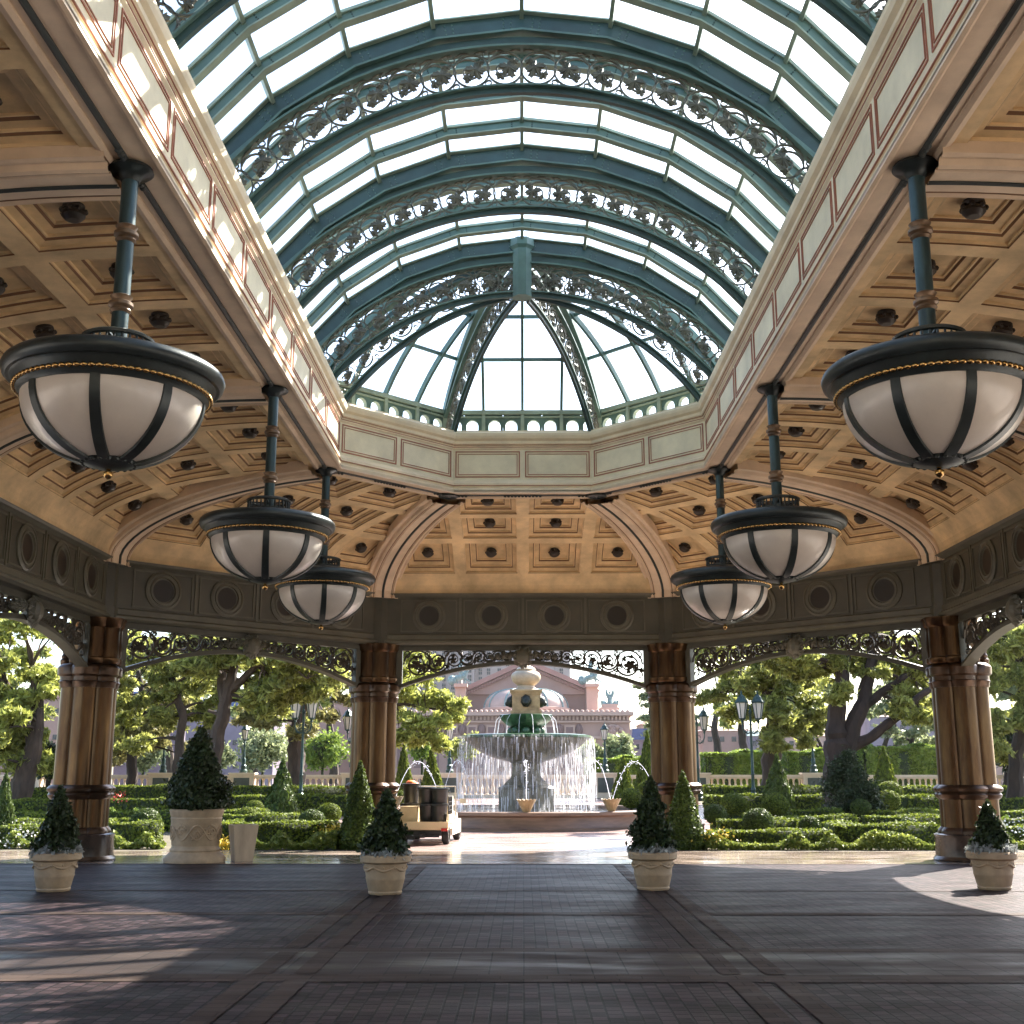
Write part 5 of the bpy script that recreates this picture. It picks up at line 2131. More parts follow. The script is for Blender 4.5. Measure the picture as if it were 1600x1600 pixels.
# ------------------------------------------------------------------ potted topiaries
def pot_bm(t, s=1.0):
    mb = MB()
    mb.lathe([(.23, 0), (.245, .03), (.235, .05), (.245, .07), (.275, .20), (.283, .22), (.279, .24), (.30, .38), (.305, .42), (.335, .43), (.365, .45), (.365, .52), (.345, .545), (.32, .545), (.30, .52), (.30, .45)], seg=40, caps=False)
    mb.face([(.23 * math.cos(a), .23 * math.sin(a), 0) for a in [2 * math.pi * k / 40 for k in range(40)]][::-1])
    pot = mb.build("pot", ["terracotta"], t, smooth=True)
    # swag relief in the band
    mb = MB()
    for q in range(6):
        a0 = 2 * math.pi * q / 6
        pts = []
        for i in range(9):
            a = a0 + (i / 8) * 2 * math.pi / 6
            z = .385 - .055 * math.sin(math.pi * i / 8)
            r = .282 + (z - .22) * .125 + .004
            pts.append((r * math.cos(a), r * math.sin(a), z))
        mb.tube(pts, [.008, .012, .016, .019, .02, .019, .016, .012, .008], 6)
        r = .30
        mb.ball((r * math.cos(a0), r * math.sin(a0), .375), .022, 8, 5)
        am = a0 + math.pi / 6
        mb.ball(((r - .004) * math.cos(am), (r - .004) * math.sin(am), .375), .016, 8, 5)
    mb.build("swag_relief", ["terracotta"], pot, smooth=True)
    mb = MB()
    mb.lathe([(.001, .47), (.30, .46)], seg=24, caps=False)
    mb.build("soil", ["soil"], t)
    return pot


def potted(px, py_unused, X, Y, ztop, rtree, label, seed):
    global rng
    rng = np.random.default_rng(seed)
    t = thing("potted_topiary", label, "potted shrub", (X, Y, 0.004), random.uniform(0, 6), "potted cone shrubs on the drive")
    pot_bm(t)
    h = ztop - .50
    n = 5200
    tt = 1 - np.sqrt(rng.random(n))
    rad = rtree * (1 - tt) ** .75 * (1 + .10 * np.sin(tt * 22 + seed))
    rad = np.where(tt < .1, rtree * (.7 + 3 * tt), rad)
    a = rng.random(n) * 6.283
    rr = rad * (1 + .16 * np.sin(3 * a + 8 * tt + seed) + .10 * np.sin(5 * a - 17 * tt)) * (1 + rng.normal(size=n) * .17)
    C = np.stack([rr * np.cos(a), rr * np.sin(a), .55 + tt * h + rng.normal(size=n) * .02], 1)
    core = MB()
    core.lathe([(rtree * .6, .56), (rtree * .8, .56 + h * .1), (rtree * .5, .56 + h * .5), (.01, .56 + h * .93)], seg=10)
    core.tube([(0, 0, .4), (0, 0, .7)], .03, 6)
    nr = np.stack([np.cos(a), np.sin(a), np.full(n, .4)], 1)
    obj_from(leaves_mesh("foliage", C, .046 * rng.uniform(.6, 1.5, n), nr, 1.6, "pot_leaf", core=core, jitter=2.2), "foliage", t)
    n = 1100
    a = rng.random(n) * 6.283
    rr = rng.uniform(.12, .36, n)
    C = np.stack([rr * np.cos(a), rr * np.sin(a), .53 + rng.random(n) * .10 - (rr > .3) * .03 + .03 * np.sin(a * 7)], 1)
    obj_from(leaves_mesh("underplanting", C, .045 * rng.uniform(.6, 1.3, n), None, 2.0, "silver_leaf"), "underplanting", t)
    return t


potted(0, 0, -6.9, 18.1, 1.45, .26, "small potted cone shrub in a rimmed clay pot at the left, before the left column", 301)
potted(0, 0, -1.98, 17.7, 1.42, .27, "potted cone shrub in a clay pot left of centre, in front of the utility cart", 302)
potted(0, 0, 1.93, 18.4, 1.60, .26, "potted cone shrub in a clay pot right of centre, before the right middle column", 303)
potted(0, 0, 7.02, 18.5, 1.22, .22, "potted cone shrub in a sunlit clay pot beside the right column", 304)

# large carved planter
t = thing("large_planter", "large carved cream planter with a tall dark cone shrub, left of the square bin", "planter", (-6.4, 23.9, 0.004), .3)
mb = MB()
mb.lathe([(.585, 0), (.595, .05), (.575, .10), (.56, .11), (.50, .17), (.47, .20), (.485, .23), (.47, .26), (.455, .27), (.445, .31), (.455, .33), (.485, .80), (.495, .82), (.485, .85), (.50, .88), (.52, .95), (.525, .98), (.50, 1.0), (.44, 1.0), (.44, .9)], seg=56, caps=False)
pot = mb.build("pot", ["terracotta"], t, smooth=True)
mb = MB()
for q in range(5):
    a0 = 2 * math.pi * q / 5

    def on(da, z, e=.0):
        r = .455 + (z - .33) * .064 + .004 + e
        return (r * math.cos(a0 + da), r * math.sin(a0 + da), z)
    wv = [on(i * .105 - .63, .56 + .14 * math.sin(i * .524)) for i in range(13)]
    mb.tube(wv, .019, 6)
    wv = [on(i * .105 - .63, .56 - .14 * math.sin(i * .524)) for i in range(13)]
    mb.tube(wv, .015, 6)
    for (dc, zc, r0) in ((.0, .56, .10), (.32, .58, .06), (-.32, .54, .06)):
        mb.tube([on(dc + (r0 * (1 - i / 14)) / .48 * math.cos(i * .6), zc + r0 * (1 - i / 14) * math.sin(i * .6)) for i in range(13)], [.016 - .0008 * i for i in range(13)], 5)
    for i in range(6):
        mb.ball(on(.12 * i - .3, .56 + .05 * math.cos(i * 2.1)), .024, 7, 4, sz=.7)
    for i in range(4):
        mb.ball(on(.08 * i - .5, .44 + .02 * i), .02, 6, 4)
        mb.ball(on(.08 * i + .25, .70 - .02 * i), .02, 6, 4)
mb.build("carved_relief", ["terracotta"], pot, smooth=True)
mb = MB()
mb.lathe([(.001, .94), (.45, .93)], seg=24, caps=False)
mb.build("soil", ["soil"], t)
rng = np.random.default_rng(310)
n = 11000
tt = 1 - np.sqrt(rng.random(n))
rad = np.interp(tt, [0, .1, .3, .6, .85, 1], [.36, .52, .47, .27, .15, .03]) * (1 + .07 * np.sin(tt * 25))
a = rng.random(n) * 6.283
rr = rad * (1 + .10 * np.sin(3 * a + 7 * tt) + .07 * np.sin(6 * a - 15 * tt)) * (1 + rng.normal(size=n) * .13)
C = np.stack([rr * np.cos(a), rr * np.sin(a), .98 + tt * 1.62], 1)
core = MB()
core.lathe([(.3, .98), (.44, 1.15), (.38, 1.5), (.2, 2.0), (.10, 2.35), (.01, 2.5)], seg=12)
obj_from(leaves_mesh("foliage", C, .05 * rng.uniform(.7, 1.3, n), np.stack([np.cos(a), np.sin(a), np.full(n, .4)], 1), 1.5, "pot_leaf", core=core, jitter=1.6), "foliage", t)

# square tapered bin
t = thing("waste_bin", "square tapered travertine bin standing right of the large carved planter", "waste bin", (-5.52, 24.1, .004), .45)
mb = MB()
h0, h1, H = .175, .245, .69
for s in range(1):
    r0 = [(-h0, -h0, 0), (h0, -h0, 0), (h0, h0, 0), (-h0, h0, 0)]
    r1 = [(-h1, -h1, H), (h1, -h1, H), (h1, h1, H), (-h1, h1, H)]
    r2 = [(-h1 + .03, -h1 + .03, H), (h1 - .03, -h1 + .03, H), (h1 - .03, h1 - .03, H), (-h1 + .03, h1 - .03, H)]
    r3 = [(x * .95, y * .95, H - .2) for x, y, z in r2]
    mb.grid([r0, r1, r2, r3], 0, close=True)
    mb.face(r0[::-1], 0)
mb.build("body", ["travertine"], t)
mb = MB()
mb.face([(-h1 + .04, -h1 + .04, H - .12), (h1 - .04, -h1 + .04, H - .12), (h1 - .04, h1 - .04, H - .12), (-h1 + .04, h1 - .04, H - .12)])
mb.build("liner", ["cart_black"], t)

# ------------------------------------------------------------------ fountain
FY = 40.3
FZ = gz(38)
fo = thing("fountain", "tiered stone fountain with a mossy bowl, water curtain and round basin", "fountain", (0.1, FY, 0))
mb = MB()
RB = 4.6
mb.lathe([(RB + .02, -.05), (RB + .02, .06), (RB - .05, .08), (RB - .08, .12), (RB - .08, .40), (RB - .02, .44), (RB + .06, .46), (RB + .06, .54), (RB + .02, .56), (RB - .38, .56), (RB - .40, .52), (RB - .40, .0), (.1, .0)], seg=96, caps=False)
mb.build("basin", ["fountain_basin"], fo, smooth=True)
mb = MB()
mb.lathe([(RB - .39, .47), (.2, .47)], seg=64, caps=False)
mb.build("basin_water", ["pool_water"], fo)
mb = MB()
mb.lathe([(1.05, .0), (1.05, .38), (.98, .42), (.98, 1.15), (1.0, 1.2), (.92, 1.26), (.8, 1.3), (.72, 1.4), (.60, 1.48), (.52, 1.6), (.50, 1.75), (.52, 2.0), (.60, 2.03), (.55, 2.08)], seg=8, phase=R(22.5))
mb.build("pedestal", ["fountain_stone"], fo)
mb = MB()
mb.lathe([(.45, 2.02), (.62, 2.06), (.8, 2.10), (1.15, 2.20), (1.5, 2.35), (1.8, 2.55), (1.98, 2.72), (2.06, 2.80), (2.12, 2.83), (2.12, 2.87), (2.05, 2.90), (1.95, 2.86), (1.6, 2.7), (.5, 2.62)], seg=72, lob=lambda a: 1 + .008 * math.cos(36 * a), caps=False)
mb.build("large_bowl", ["fountain_stone"], fo, smooth=True)
mb = MB()
mb.lathe([(2.125, 2.80), (2.16, 2.84), (2.15, 2.90), (2.0, 2.925), (1.7, 2.90), (.5, 2.88)], seg=72, caps=False)
mb.build("bowl_rim", ["fountain_green"], fo, smooth=True)
mb = MB()
mb.lathe([(.50, 2.86), (.62, 2.92), (.48, 2.98), (.40, 3.1), (.5, 3.2), (.62, 3.26), (.78, 3.42), (.84, 3.58), (.80, 3.6), (.6, 3.55), (.3, 3.52)], seg=8, lob=lambda a: 1 + .06 * math.cos(4 * a), caps=False)
for q in range(8):
    a = q * math.pi / 4
    mb.ball((.5 * math.cos(a), .5 * math.sin(a), 3.05), .14, 8, 6)
mb.build("small_bowl", ["fountain_green"], fo, smooth=True)
mb = MB()
mb.box((0, 0, 3.66), (1.04, 1.04, .10), R(0))
mb.box((0, 0, 3.98), (.92, .92, .56))
mb.box((0, 0, 4.30), (1.0, 1.0, .08))
mb.box((0, 0, 4.37), (1.08, 1.08, .06))
mb.build("square_block", ["fountain_ochre"], fo)
for q in range(4):
    a = q * math.pi / 2 - math.pi / 2
    mb = MB()
    mb.ball((.50 * math.cos(a), .50 * math.sin(a), 4.02), .17, 12, 8, sz=1.15)
    mb.ball((.62 * math.cos(a), .62 * math.sin(a), 3.96), .09, 8, 6)
    for i in range(15):
        b = 2 * math.pi * i / 15
        c, s_ = math.cos(a), math.sin(a)
        q = .12 if i % 2 else .135
        mb.ball((.48 * c - q * math.cos(b) * s_, .48 * s_ + q * math.cos(b) * c, 4.03 + (q + .03) * math.sin(b)), .05, 6, 5)
    mb.build("lion_mask", ["bronze_dark"], fo, smooth=True)
mb = MB()
mb.lathe([(.50, 4.40), (.42, 4.44), (.32, 4.48), (.28, 4.56), (.34, 4.60), (.44, 4.68), (.49, 4.78), (.50, 4.88), (.46, 4.97), (.36, 5.04), (.30, 5.06), (.34, 5.10), (.28, 5.16), (.16, 5.22), (.10, 5.30), (.16, 5.38), (.10, 5.48), (.02, 5.55)], seg=28)
mb.build("urn_finial", ["fountain_cream"], fo, smooth=True)
# shells on the rim and jets
SHELL = None
for a in (-90, -54, -126, 0, 180, 90):
    t = child("shell_spout", fo)
    ra = R(a)
    t.location = ((RB - .25) * math.cos(ra), (RB - .25) * math.sin(ra), .56)
    t.rotation_euler = (0, 0, ra)
    if SHELL is None:
        mb = MB()
        rows = []
        for r, z in ((.10, 0), (.14, .08), (.19, .18), (.26, .30), (.29, .36), (.25, .34), (.16, .22), (.06, .14)):
            rows.append([(r * math.cos(b) * (1 + .05 * math.cos(14 * b)), r * math.sin(b) * (1 + .05 * math.cos(14 * b)), z + .02 * math.cos(14 * b) * (z > .25)) for b in [2 * math.pi * i / 56 for i in range(56)]])
        mb.grid(rows, 0, close=True)
        mb.face(rows[0][::-1], 0)
        SHELL = mb.build("shell", ["fountain_ochre"], t, smooth=True)
    else:
        o = SHELL.copy()
        COL.objects.link(o)
        o.parent = t
    # jet: rises from the shell in a thin arc towards the pedestal, then drops
    mb = MB()
    rd = random.Random(a)
    pts = []
    for i in range(16):
        f = i / 15
        pts.append((-f * 1.5, rd.uniform(-.015, .015), .25 + 1.25 * (4 * f * (1 - f)) * 1.0 + (0 if f < .5 else 0)))
    mb.tube(pts, [.005 + .005 * abs(math.sin(i * 1.3)) for i in range(16)], 6)
    for i in range(40):
        f = rd.uniform(.3, 1)
        mb.ball((-f * 1.5 + rd.uniform(-.06, .06), rd.uniform(-.08, .08), .25 + 5.0 * f * (1 - f) + rd.uniform(-.1, .05)), rd.uniform(.008, .02), 5, 3)
    mb.build("water_jet", ["water_jet"], t)
for r, dz, seed in ((2.17, 0, 1), (2.24, .03, 2)):
    mb = MB()
    rows = []
    for i in range(14):
        f = i / 13
        rows.append([((r + .10 * f ** .6 + .02 * math.sin(9 * b + seed)) * math.cos(b), (r + .10 * f ** .6 + .02 * math.sin(9 * b + seed)) * math.sin(b), 2.88 - 2.40 * f) for b in [2 * math.pi * k / 96 for k in range(96)]])
    mb.grid(rows, 0, close=True)
    mb.build("water_curtain", ["water_curtain"], fo)
# falling strands and spray beads
mb = MB()
rd = random.Random(9)
for i in range(520):
    b = rd.uniform(0, 6.283)
    r = 2.2 + rd.uniform(-.08, .12)
    z1 = rd.uniform(.7, 2.85)
    L = rd.uniform(.15, .7)
    z0 = max(.48, z1 - L)
    x, y = r * math.cos(b), r * math.sin(b)
    w = rd.uniform(.004, .011)
    mb.tube([(x, y, z1), (x * 1.006, y * 1.006, z0)], [w, w * .6], 3, caps=False)
for i in range(14):
    a = 2 * math.pi * i / 14
    mb.tube([(.84 * math.cos(a), .84 * math.sin(a), 3.58), (1.0 * math.cos(a), 1.0 * math.sin(a), 3.4), (1.08 * math.cos(a), 1.08 * math.sin(a), 2.9)], [.008, .006, .008], 4)
o = mb.build("water_strands", ["water_jet"], fo)
o['kind'] = 'stuff'
mb = MB()
mb.lathe([(2.7, .485), (2.5, .53), (2.1, .53), (1.9, .485)], seg=48, caps=False)
mb.build("foam_ring", ["water_curtain"], fo, smooth=True)

# ------------------------------------------------------------------ utility cart with bins
p = W(662, 1318, 29.3)
cart = thing("utility_cart", "cream electric utility cart loaded with black bins, parked left of the fountain", "utility cart", (p.x - .02, 29.6, .002), R(-4))
# local: +y forward, rear at y=-.3
mb = MB()
mb.box((0, 1.0, .40), (1.18, 2.5, .10))
mb.box((0, -.24, .46), (1.24, .06, .16))
mb.box((.0, 1.0, .47), (1.2, 2.45, .04))
mb.build("flatbed", ["cart_cream"], cart)
mb = MB()
mb.box((0, .3, .27), (.9, .9, .12))
mb.box((0, -.2, .20), (.8, .05, .05))
mb.box((0, -.28, .22), (.12, .2, .1))
mb.box((-.28, -.22, .16), (.18, .03, .08))
mb.build("chassis", ["cart_black"], cart)
mb = MB()
mb.box((.58, 1.55, .36), (.05, 1.7, .34))
mb.box((.60, .35, .60), (.04, .95, .20))
mb.box((-.58, 1.55, .36), (.05, 1.7, .34))
mb.box((.0, 2.42, .42), (1.1, .5, .5), taper=.86)
mb.build("side_panel", ["cart_white"], cart)
for s in (-1, 1):
    mb = MB()
    mb.box((s * .53, -.285, .36), (.15, .03, .07))
    mb.build("tail_light", ["tail_red"], cart)
for x, y in ((-.52, .12), (.52, .12), (-.52, 2.2), (.52, 2.2)):
    t = child("wheel", cart)
    t.location = (x, y, .22)
    t.rotation_euler = (0, R(90), 0)
    mb = MB()
    mb.lathe([(.12, -.08), (.19, -.085), (.215, -.06), (.22, 0), (.215, .06), (.19, .085), (.12, .08)], seg=24, caps=False)
    mb.build("tyre", ["tyre"], t, smooth=True)
    mb = MB()
    mb.lathe([(.125, -.06), (.10, -.05), (.03, -.07), (.03, .07), (.10, .05), (.125, .06)], seg=18)
    mb.build("rim", ["rim_grey"], t, smooth=True)
mb = MB()
mb.box((0, 1.55, .66), (1.05, .5, .14))
mb.box((0, 1.32, .92), (1.05, .12, .40))
mb.build("seat", ["cart_white"], cart)
rk = MB()
for i in range(5):
    rk.beam((.58, .05 + i * .16, .70), (.58, .05 + i * .16, 1.12), .03, .02)
for z in (.80, .90, 1.0, 1.12):
    rk.beam((.58, .02, z), (.58, .74, z), .02, .02)
rk.build("side_rack", ["cart_black"], cart)
mb = MB()
mb.tube([(.5, 2.1, .6), (.5, 2.0, 1.35)], .02, 8)
mb.tube([(-.5, 2.1, .6), (-.5, 2.0, 1.35)], .02, 8)
mb.tube([(-.5, 2.0, 1.35), (.5, 2.0, 1.35)], .015, 8)
mb.tube([(.5, 2.05, 1.0), (.66, 2.0, 1.0)], .012, 6)
mb.box((.70, 2.0, .98), (.16, .03, .12))
mb.tube([(.25, 1.95, .75), (.25, 1.8, .98)], .015, 6)
mb.tube([(.25 + .15 * math.cos(a), 1.78 + .05 * math.sin(a), .98 + .13 * math.sin(a)) for a in [k * .63 for k in range(11)]], .012, 5)
mb.build("windshield_frame", ["rim_grey"], cart)


def to_cart(x, y, z):
    return cart.matrix_basis @ Vector((x, y, z)) if False else Matrix.Translation(cart.location) @ Matrix.Rotation(R(-4), 4, 'Z') @ Vector((x, y, z))


def bin_obj(x, y, z, label, s=1.0):
    t = thing("black_bin", label, "bin", to_cart(x, y, z), 0, "black plastic bins on the cart")
    mb = MB()
    mb.lathe([(.165 * s, 0), (.175 * s, .02), (.205 * s, .44 * s), (.21 * s, .45 * s), (.19 * s, .45 * s), (.155 * s, .05)], seg=28, caps=False)
    mb.face([(.165 * s * math.cos(a), .165 * s * math.sin(a), 0) for a in [2 * math.pi * k / 28 for k in range(28)]][::-1])
    mb.build("tub", ["bin_plastic"], t, smooth=True)
    mb = MB()
    mb.lathe([(.205 * s, .42 * s), (.232 * s, .43 * s), (.235 * s, .47 * s), (.205 * s, .475 * s)], seg=28, caps=False)
    mb.build("rim", ["bin_plastic"], t, smooth=True)
    for q in (0, 1):
        mb = MB()
        mb.tube([(math.cos(q * math.pi) * .235 * s, dy, .40 * s - .05 * (1 - abs(dy) / .06)) for dy in (-.06, -.03, 0, .03, .06)], .012, 6)
        mb.build("handle", ["bin_plastic"], t)
    return t


bin_obj(.06, .10, .49, "lower black bin, left one of the two stacks on the cart")
bin_obj(.36, .02, .49, "lower black bin, right one of the two stacks on the cart")
bin_obj(.03, .12, .88, "upper black bin on the left stack of the cart")
bin_obj(.37, .02, .86, "upper black bin on the right stack of the cart")
bin_obj(-.42, .55, .96, "lone raised black bin behind the plywood box on the cart")
t = thing("storage_box", "tan plywood storage box on the cart's left rear corner", "box", to_cart(-.38, .12, .49), R(-4))
mb = MB()
mb.box((0, 0, .19), (.42, .36, .38))
mb.build("body", ["cart_cream"], t)
mb = MB()
mb.box((0, 0, .395), (.44, .38, .02))
mb.build("lid", ["cart_cream"], t)
t = thing("storage_crate", "dark crate under the raised bin on the cart", "crate", to_cart(-.42, .55, .49), R(-4))
mb = MB()
mb.box((0, 0, .05), (.44, .40, .04))
for z in (.15, .27, .42):
    mb.box((0, -.19, z), (.44, .02, .08))
    mb.box((0, .19, z), (.44, .02, .08))
    mb.box((-.21, 0, z), (.02, .36, .08))
    mb.box((.21, 0, z), (.02, .36, .08))
for x in (-.2, .2):
    for y in (-.18, .18):
        mb.box((x, y, .23), (.03, .03, .46))
mb.build("slatted_frame", ["cart_black"], t)
mb = MB()
c = W(640, 1216, 32.5)
for i in range(3):
    mb.ball((random.uniform(-.08, .08), random.uniform(-.06, .06), i * .02), .12, 10, 7, sz=.45)
o = mb.build("orange_bag", ["orange_cloth"], None, smooth=True, loc=to_cart(-.36, .56, 1.42))
tag(o, "orange cloth bag lying on the lone raised bin of the cart", "bag")

# ------------------------------------------------------------------ far buildings across the lake
def wbox(mb, x0, x1, y0, y1, Y, depth, mi=0):
    a, b = W(x0, y1, Y), W(x1, y0, Y)
    mb.box(((a.x + b.x) / 2, Y + depth / 2, (a.z + b.z) / 2), (abs(b.x - a.x), depth, abs(b.z - a.z)), 0, mi)


YP = 190.0
pal = thing("opera_palace", "pink stone palace with pediment, dome and long arcaded wing behind the fountain", "palace", (0, YP, -3))


def pbuild(mb, name, mats, parent=pal, smooth=False):
    v = [(x, y - YP, z + 3) for x, y, z in mb.v]
    mb.v = v
    return mb.build(name, mats, parent, smooth)


mb = MB()
wbox(mb, 560, 984, 1117, 1290, YP, 14, 0)
wing = pbuild(mb, "wing_wall", ["palace"])
mb = MB()
wbox(mb, 556, 990, 1112, 1118, YP - 1.2, 16, 0)
wbox(mb, 558, 987, 1126, 1129, YP - .5, 1, 0)
wbox(mb, 558, 987, 1150, 1154, YP - .6, 1, 0)
for i in range(70):
    x = 562 + i * 6.05
    wbox(mb, x, x + 3, 1119, 1125, YP - .6, .7, 0)
for i in range(54):
    x = 562 + i * 7.9
    p0 = W(x, 1112, YP - .8)
    mb.ball((p0.x, p0.y, p0.z), .34, 7, 5)
pbuild(mb, "cornice", ["palace_light"])
for i in range(13):
    x = 585 + i * 30.5
    if 875 < x < 935 + 40 and x > 920:
        continue
    mb = MB()
    wbox(mb, x - 8, x + 8, 1133, 1147, YP - .3, .5, 0)
    fr_ = pbuild(mb, "window_surround", ["palace_light"])
    mb = MB()
    wbox(mb, x - 5.5, x + 5.5, 1136, 1145, YP - .36, .2, 0)
    pbuild(mb, "relief", ["palace_dark"])
    mb = MB()
    p0 = W(x + 15, 1140, YP - .3)
    mb.ball((p0.x, p0.y + .3, p0.z), .62, 12, 8, sz=1.5)
    pbuild(mb, "statue_niche", ["palace_dark"])


def arch_gable(x0, x1, y0, y1, name):
    """half-round pediment relief"""
    a, b = W(x0, y1, YP - .7), W(x1, y0, YP - .7)
    cx, r, h = (a.x + b.x) / 2, (b.x - a.x) / 2, b.z - a.z
    for (s, m, d) in ((1.0, "palace_light", 0), (.86, "palace_dark", -.15)):
        mb = MB()
        arc = [(cx + r * s * math.cos(R(t)), a.z + h * s * math.sin(R(t))) for t in range(0, 181, 10)]
        r0 = [(x, YP - .7 + d, z) for x, z in arc]
        r1 = [(x, YP + .2, z) for x, z in arc]
        mb.grid([r0, r1], 0)
        mb.face(r0, 0)
        pbuild(mb, name, [m])
    mb = MB()
    rdd = random.Random(x0)
    for i in range(26):
        t = rdd.uniform(15, 165)
        q = rdd.uniform(.2, .75)
        mb.ball((cx + r * q * math.cos(R(t)), YP - .9, a.z + h * q * math.sin(R(t)) + .2), rdd.uniform(.2, .42), 7, 5)
    pbuild(mb, "gable_relief", ["palace"])


arch_gable(938, 978, 1132, 1151, "round_gable")
arch_gable(605, 645, 1132, 1151, "round_gable")
arch_gable(560, 600, 1132, 1151, "round_gable")
# lower storey arches
for i in range(16):
    x = 575 + i * 26
    mb = MB()
    a, b = W(x - 7, 1200, YP - .3), W(x + 7, 1165, YP - .3)
    r = (b.x - a.x) / 2
    pts = [(a.x, a.z), (b.x, a.z)] + [(a.x + r + r * math.cos(R(t)), b.z - r + r * math.sin(R(t))) for t in range(0, 181, 20)]
    mb.face([(x_, YP - .06, z_) for x_, z_ in pts])
    pbuild(mb, "arch_window", ["palace_dark"])
# main block with pediment
mb = MB()
Y2 = YP + 16
wbox(mb, 727, 925, 1085, 1130, Y2, 20, 0)
pbuild(mb, "main_block", ["palace"])
mb = MB()
a, b, c = W(718, 1085, Y2 - 1), W(935, 1085, Y2 - 1), W(822, 1040, Y2 - 1)
c.z += .3
for (s, m, dy) in ((1.0, 0, 0),):
    tri = [a, b, c]
    r0 = [(p.x, Y2 - 1, p.z) for p in tri]
    r1 = [(p.x, Y2 + 24, p.z) for p in tri]
    mb.grid([r0, r1], 0, close=True)
    mb.face(r0, 0)
    mb.face(r1[::-1], 0)
pbuild(mb, "pediment", ["palace"])
mb = MB()
for p0, p1 in ((a, c), (c, b)):
    mb.beam((p0.x, Y2 - 1.5, p0.z + .35), (p1.x, Y2 - 1.5, p1.z + .35), 1.6, .8)
    n = 26
    for i in range(n):
        f = (i + .5) / n
        q = p0.lerp(p1, f)
        mb.box((q.x, Y2 - 1.4, q.z - .45), (.34, .8, .5))
pbuild(mb, "raking_cornice", ["palace_roof"])
mb = MB()
cd = W(822, 1106, Y2 - 6)
rx = (W(888, 1106, Y2 - 6).x - W(757, 1106, Y2 - 6).x) / 2
hz = W(822, 1076, Y2 - 6).z - cd.z
rows = []
for i in range(10):
    t = math.pi / 2 * i / 9
    s = math.cos(t) ** .55 if i < 9 else .02
    rows.append([(cd.x + rx * s * math.cos(b_), Y2 - 4 + 6 * s * math.sin(b_), cd.z + hz * math.sin(t)) for b_ in [2 * math.pi * k / 48 for k in range(48)]])
mb.grid(rows, 0, close=True)
pbuild(mb, "dome", ["palace_dome"], smooth=True)
mb = MB()
for k in range(0, 48, 4):
    b_ = 2 * math.pi * k / 48
    pts = []
    for i in range(10):
        t = math.pi / 2 * i / 9
        s = (math.cos(t) ** .55 if i < 9 else .02) * 1.01
        pts.append((cd.x + rx * s * math.cos(b_), Y2 - 4 + 6 * s * math.sin(b_), cd.z + hz * math.sin(t) * 1.01))
    mb.tube(pts, .16, 5)
pbuild(mb, "dome_rib", ["verdigris"])
mb = MB()
mb.v = []
rows = []
for r_, z_ in ((1.0, -6), (1.0, -2.2), (1.03, -2.1), (1.03, -1.6), (1.0, -1.5), (1.0, -.5), (1.06, -.4), (1.06, 0), (.97, .1)):
    rows.append([(cd.x + rx * r_ * math.cos(b_), Y2 - 4 + 6 * r_ * math.sin(b_), cd.z + z_) for b_ in [2 * math.pi * k / 48 for k in range(48)]])
mb.grid(rows, 0, close=True)
pbuild(mb, "drum", ["palace_light"])
for i in range(7):
    b_ = -math.pi + math.pi * (i + .5) / 7
    mb = MB()
    mb.box((cd.x + rx * 1.0 * math.cos(b_), Y2 - 4 + 6.05 * math.sin(b_), cd.z - 3.2), (.9, .5, 1.5), 0)
    pbuild(mb, "drum_window", ["palace_dark"])
# corner piers with sculpture
for x0, x1, sx in ((917, 934, 925), (711, 728, 720)):
    mb = MB()
    wbox(mb, x0, x1, 1071, 1125, Y2 - 4, 5, 0)
    wbox(mb, x0 - 2, x1 + 2, 1068, 1073, Y2 - 5, 7, 0)
    pbuild(mb, "corner_pier", ["palace_light"])


def rider(cx, cz, Y, s, parent_name):
    """small green statue of a winged horse on its pedestal, far away"""
    mb = MB()
    x, z = cx, cz
    mb.tube([(x - 1.0 * s, Y, z + 1.2 * s), (x - .2 * s, Y, z + 1.35 * s), (x + .5 * s, Y, z + 1.6 * s), (x + .9 * s, Y, z + 2.4 * s), (x + 1.1 * s, Y, z + 3.0 * s), (x + 1.5 * s, Y, z + 2.8 * s)], [.42 * s, .5 * s, .5 * s, .32 * s, .25 * s, .14 * s], 8)
    for lx, dx in ((-.8, -.3), (-.6, .0), (.5, .2), (.6, 1.0)):
        mb.tube([(x + lx * s, Y, z + 1.2 * s), (x + (lx + dx) * s, Y, z + .6 * s), (x + (lx + dx * .6) * s, Y, z)], [.2 * s, .12 * s, .08 * s], 6)
    mb.tube([(x + .1 * s, Y, z + 1.7 * s), (x - .2 * s, Y, z + 2.8 * s), (x - .1 * s, Y, z + 3.8 * s), (x + .4 * s, Y, z + 4.3 * s)], [.35 * s, .5 * s, .35 * s, .08 * s], 6)
    mb.ball((x - 1.5 * s, Y, z + .9 * s), .8 * s, 9, 7)
    return pbuild(mb, parent_name, ["verdigris"])


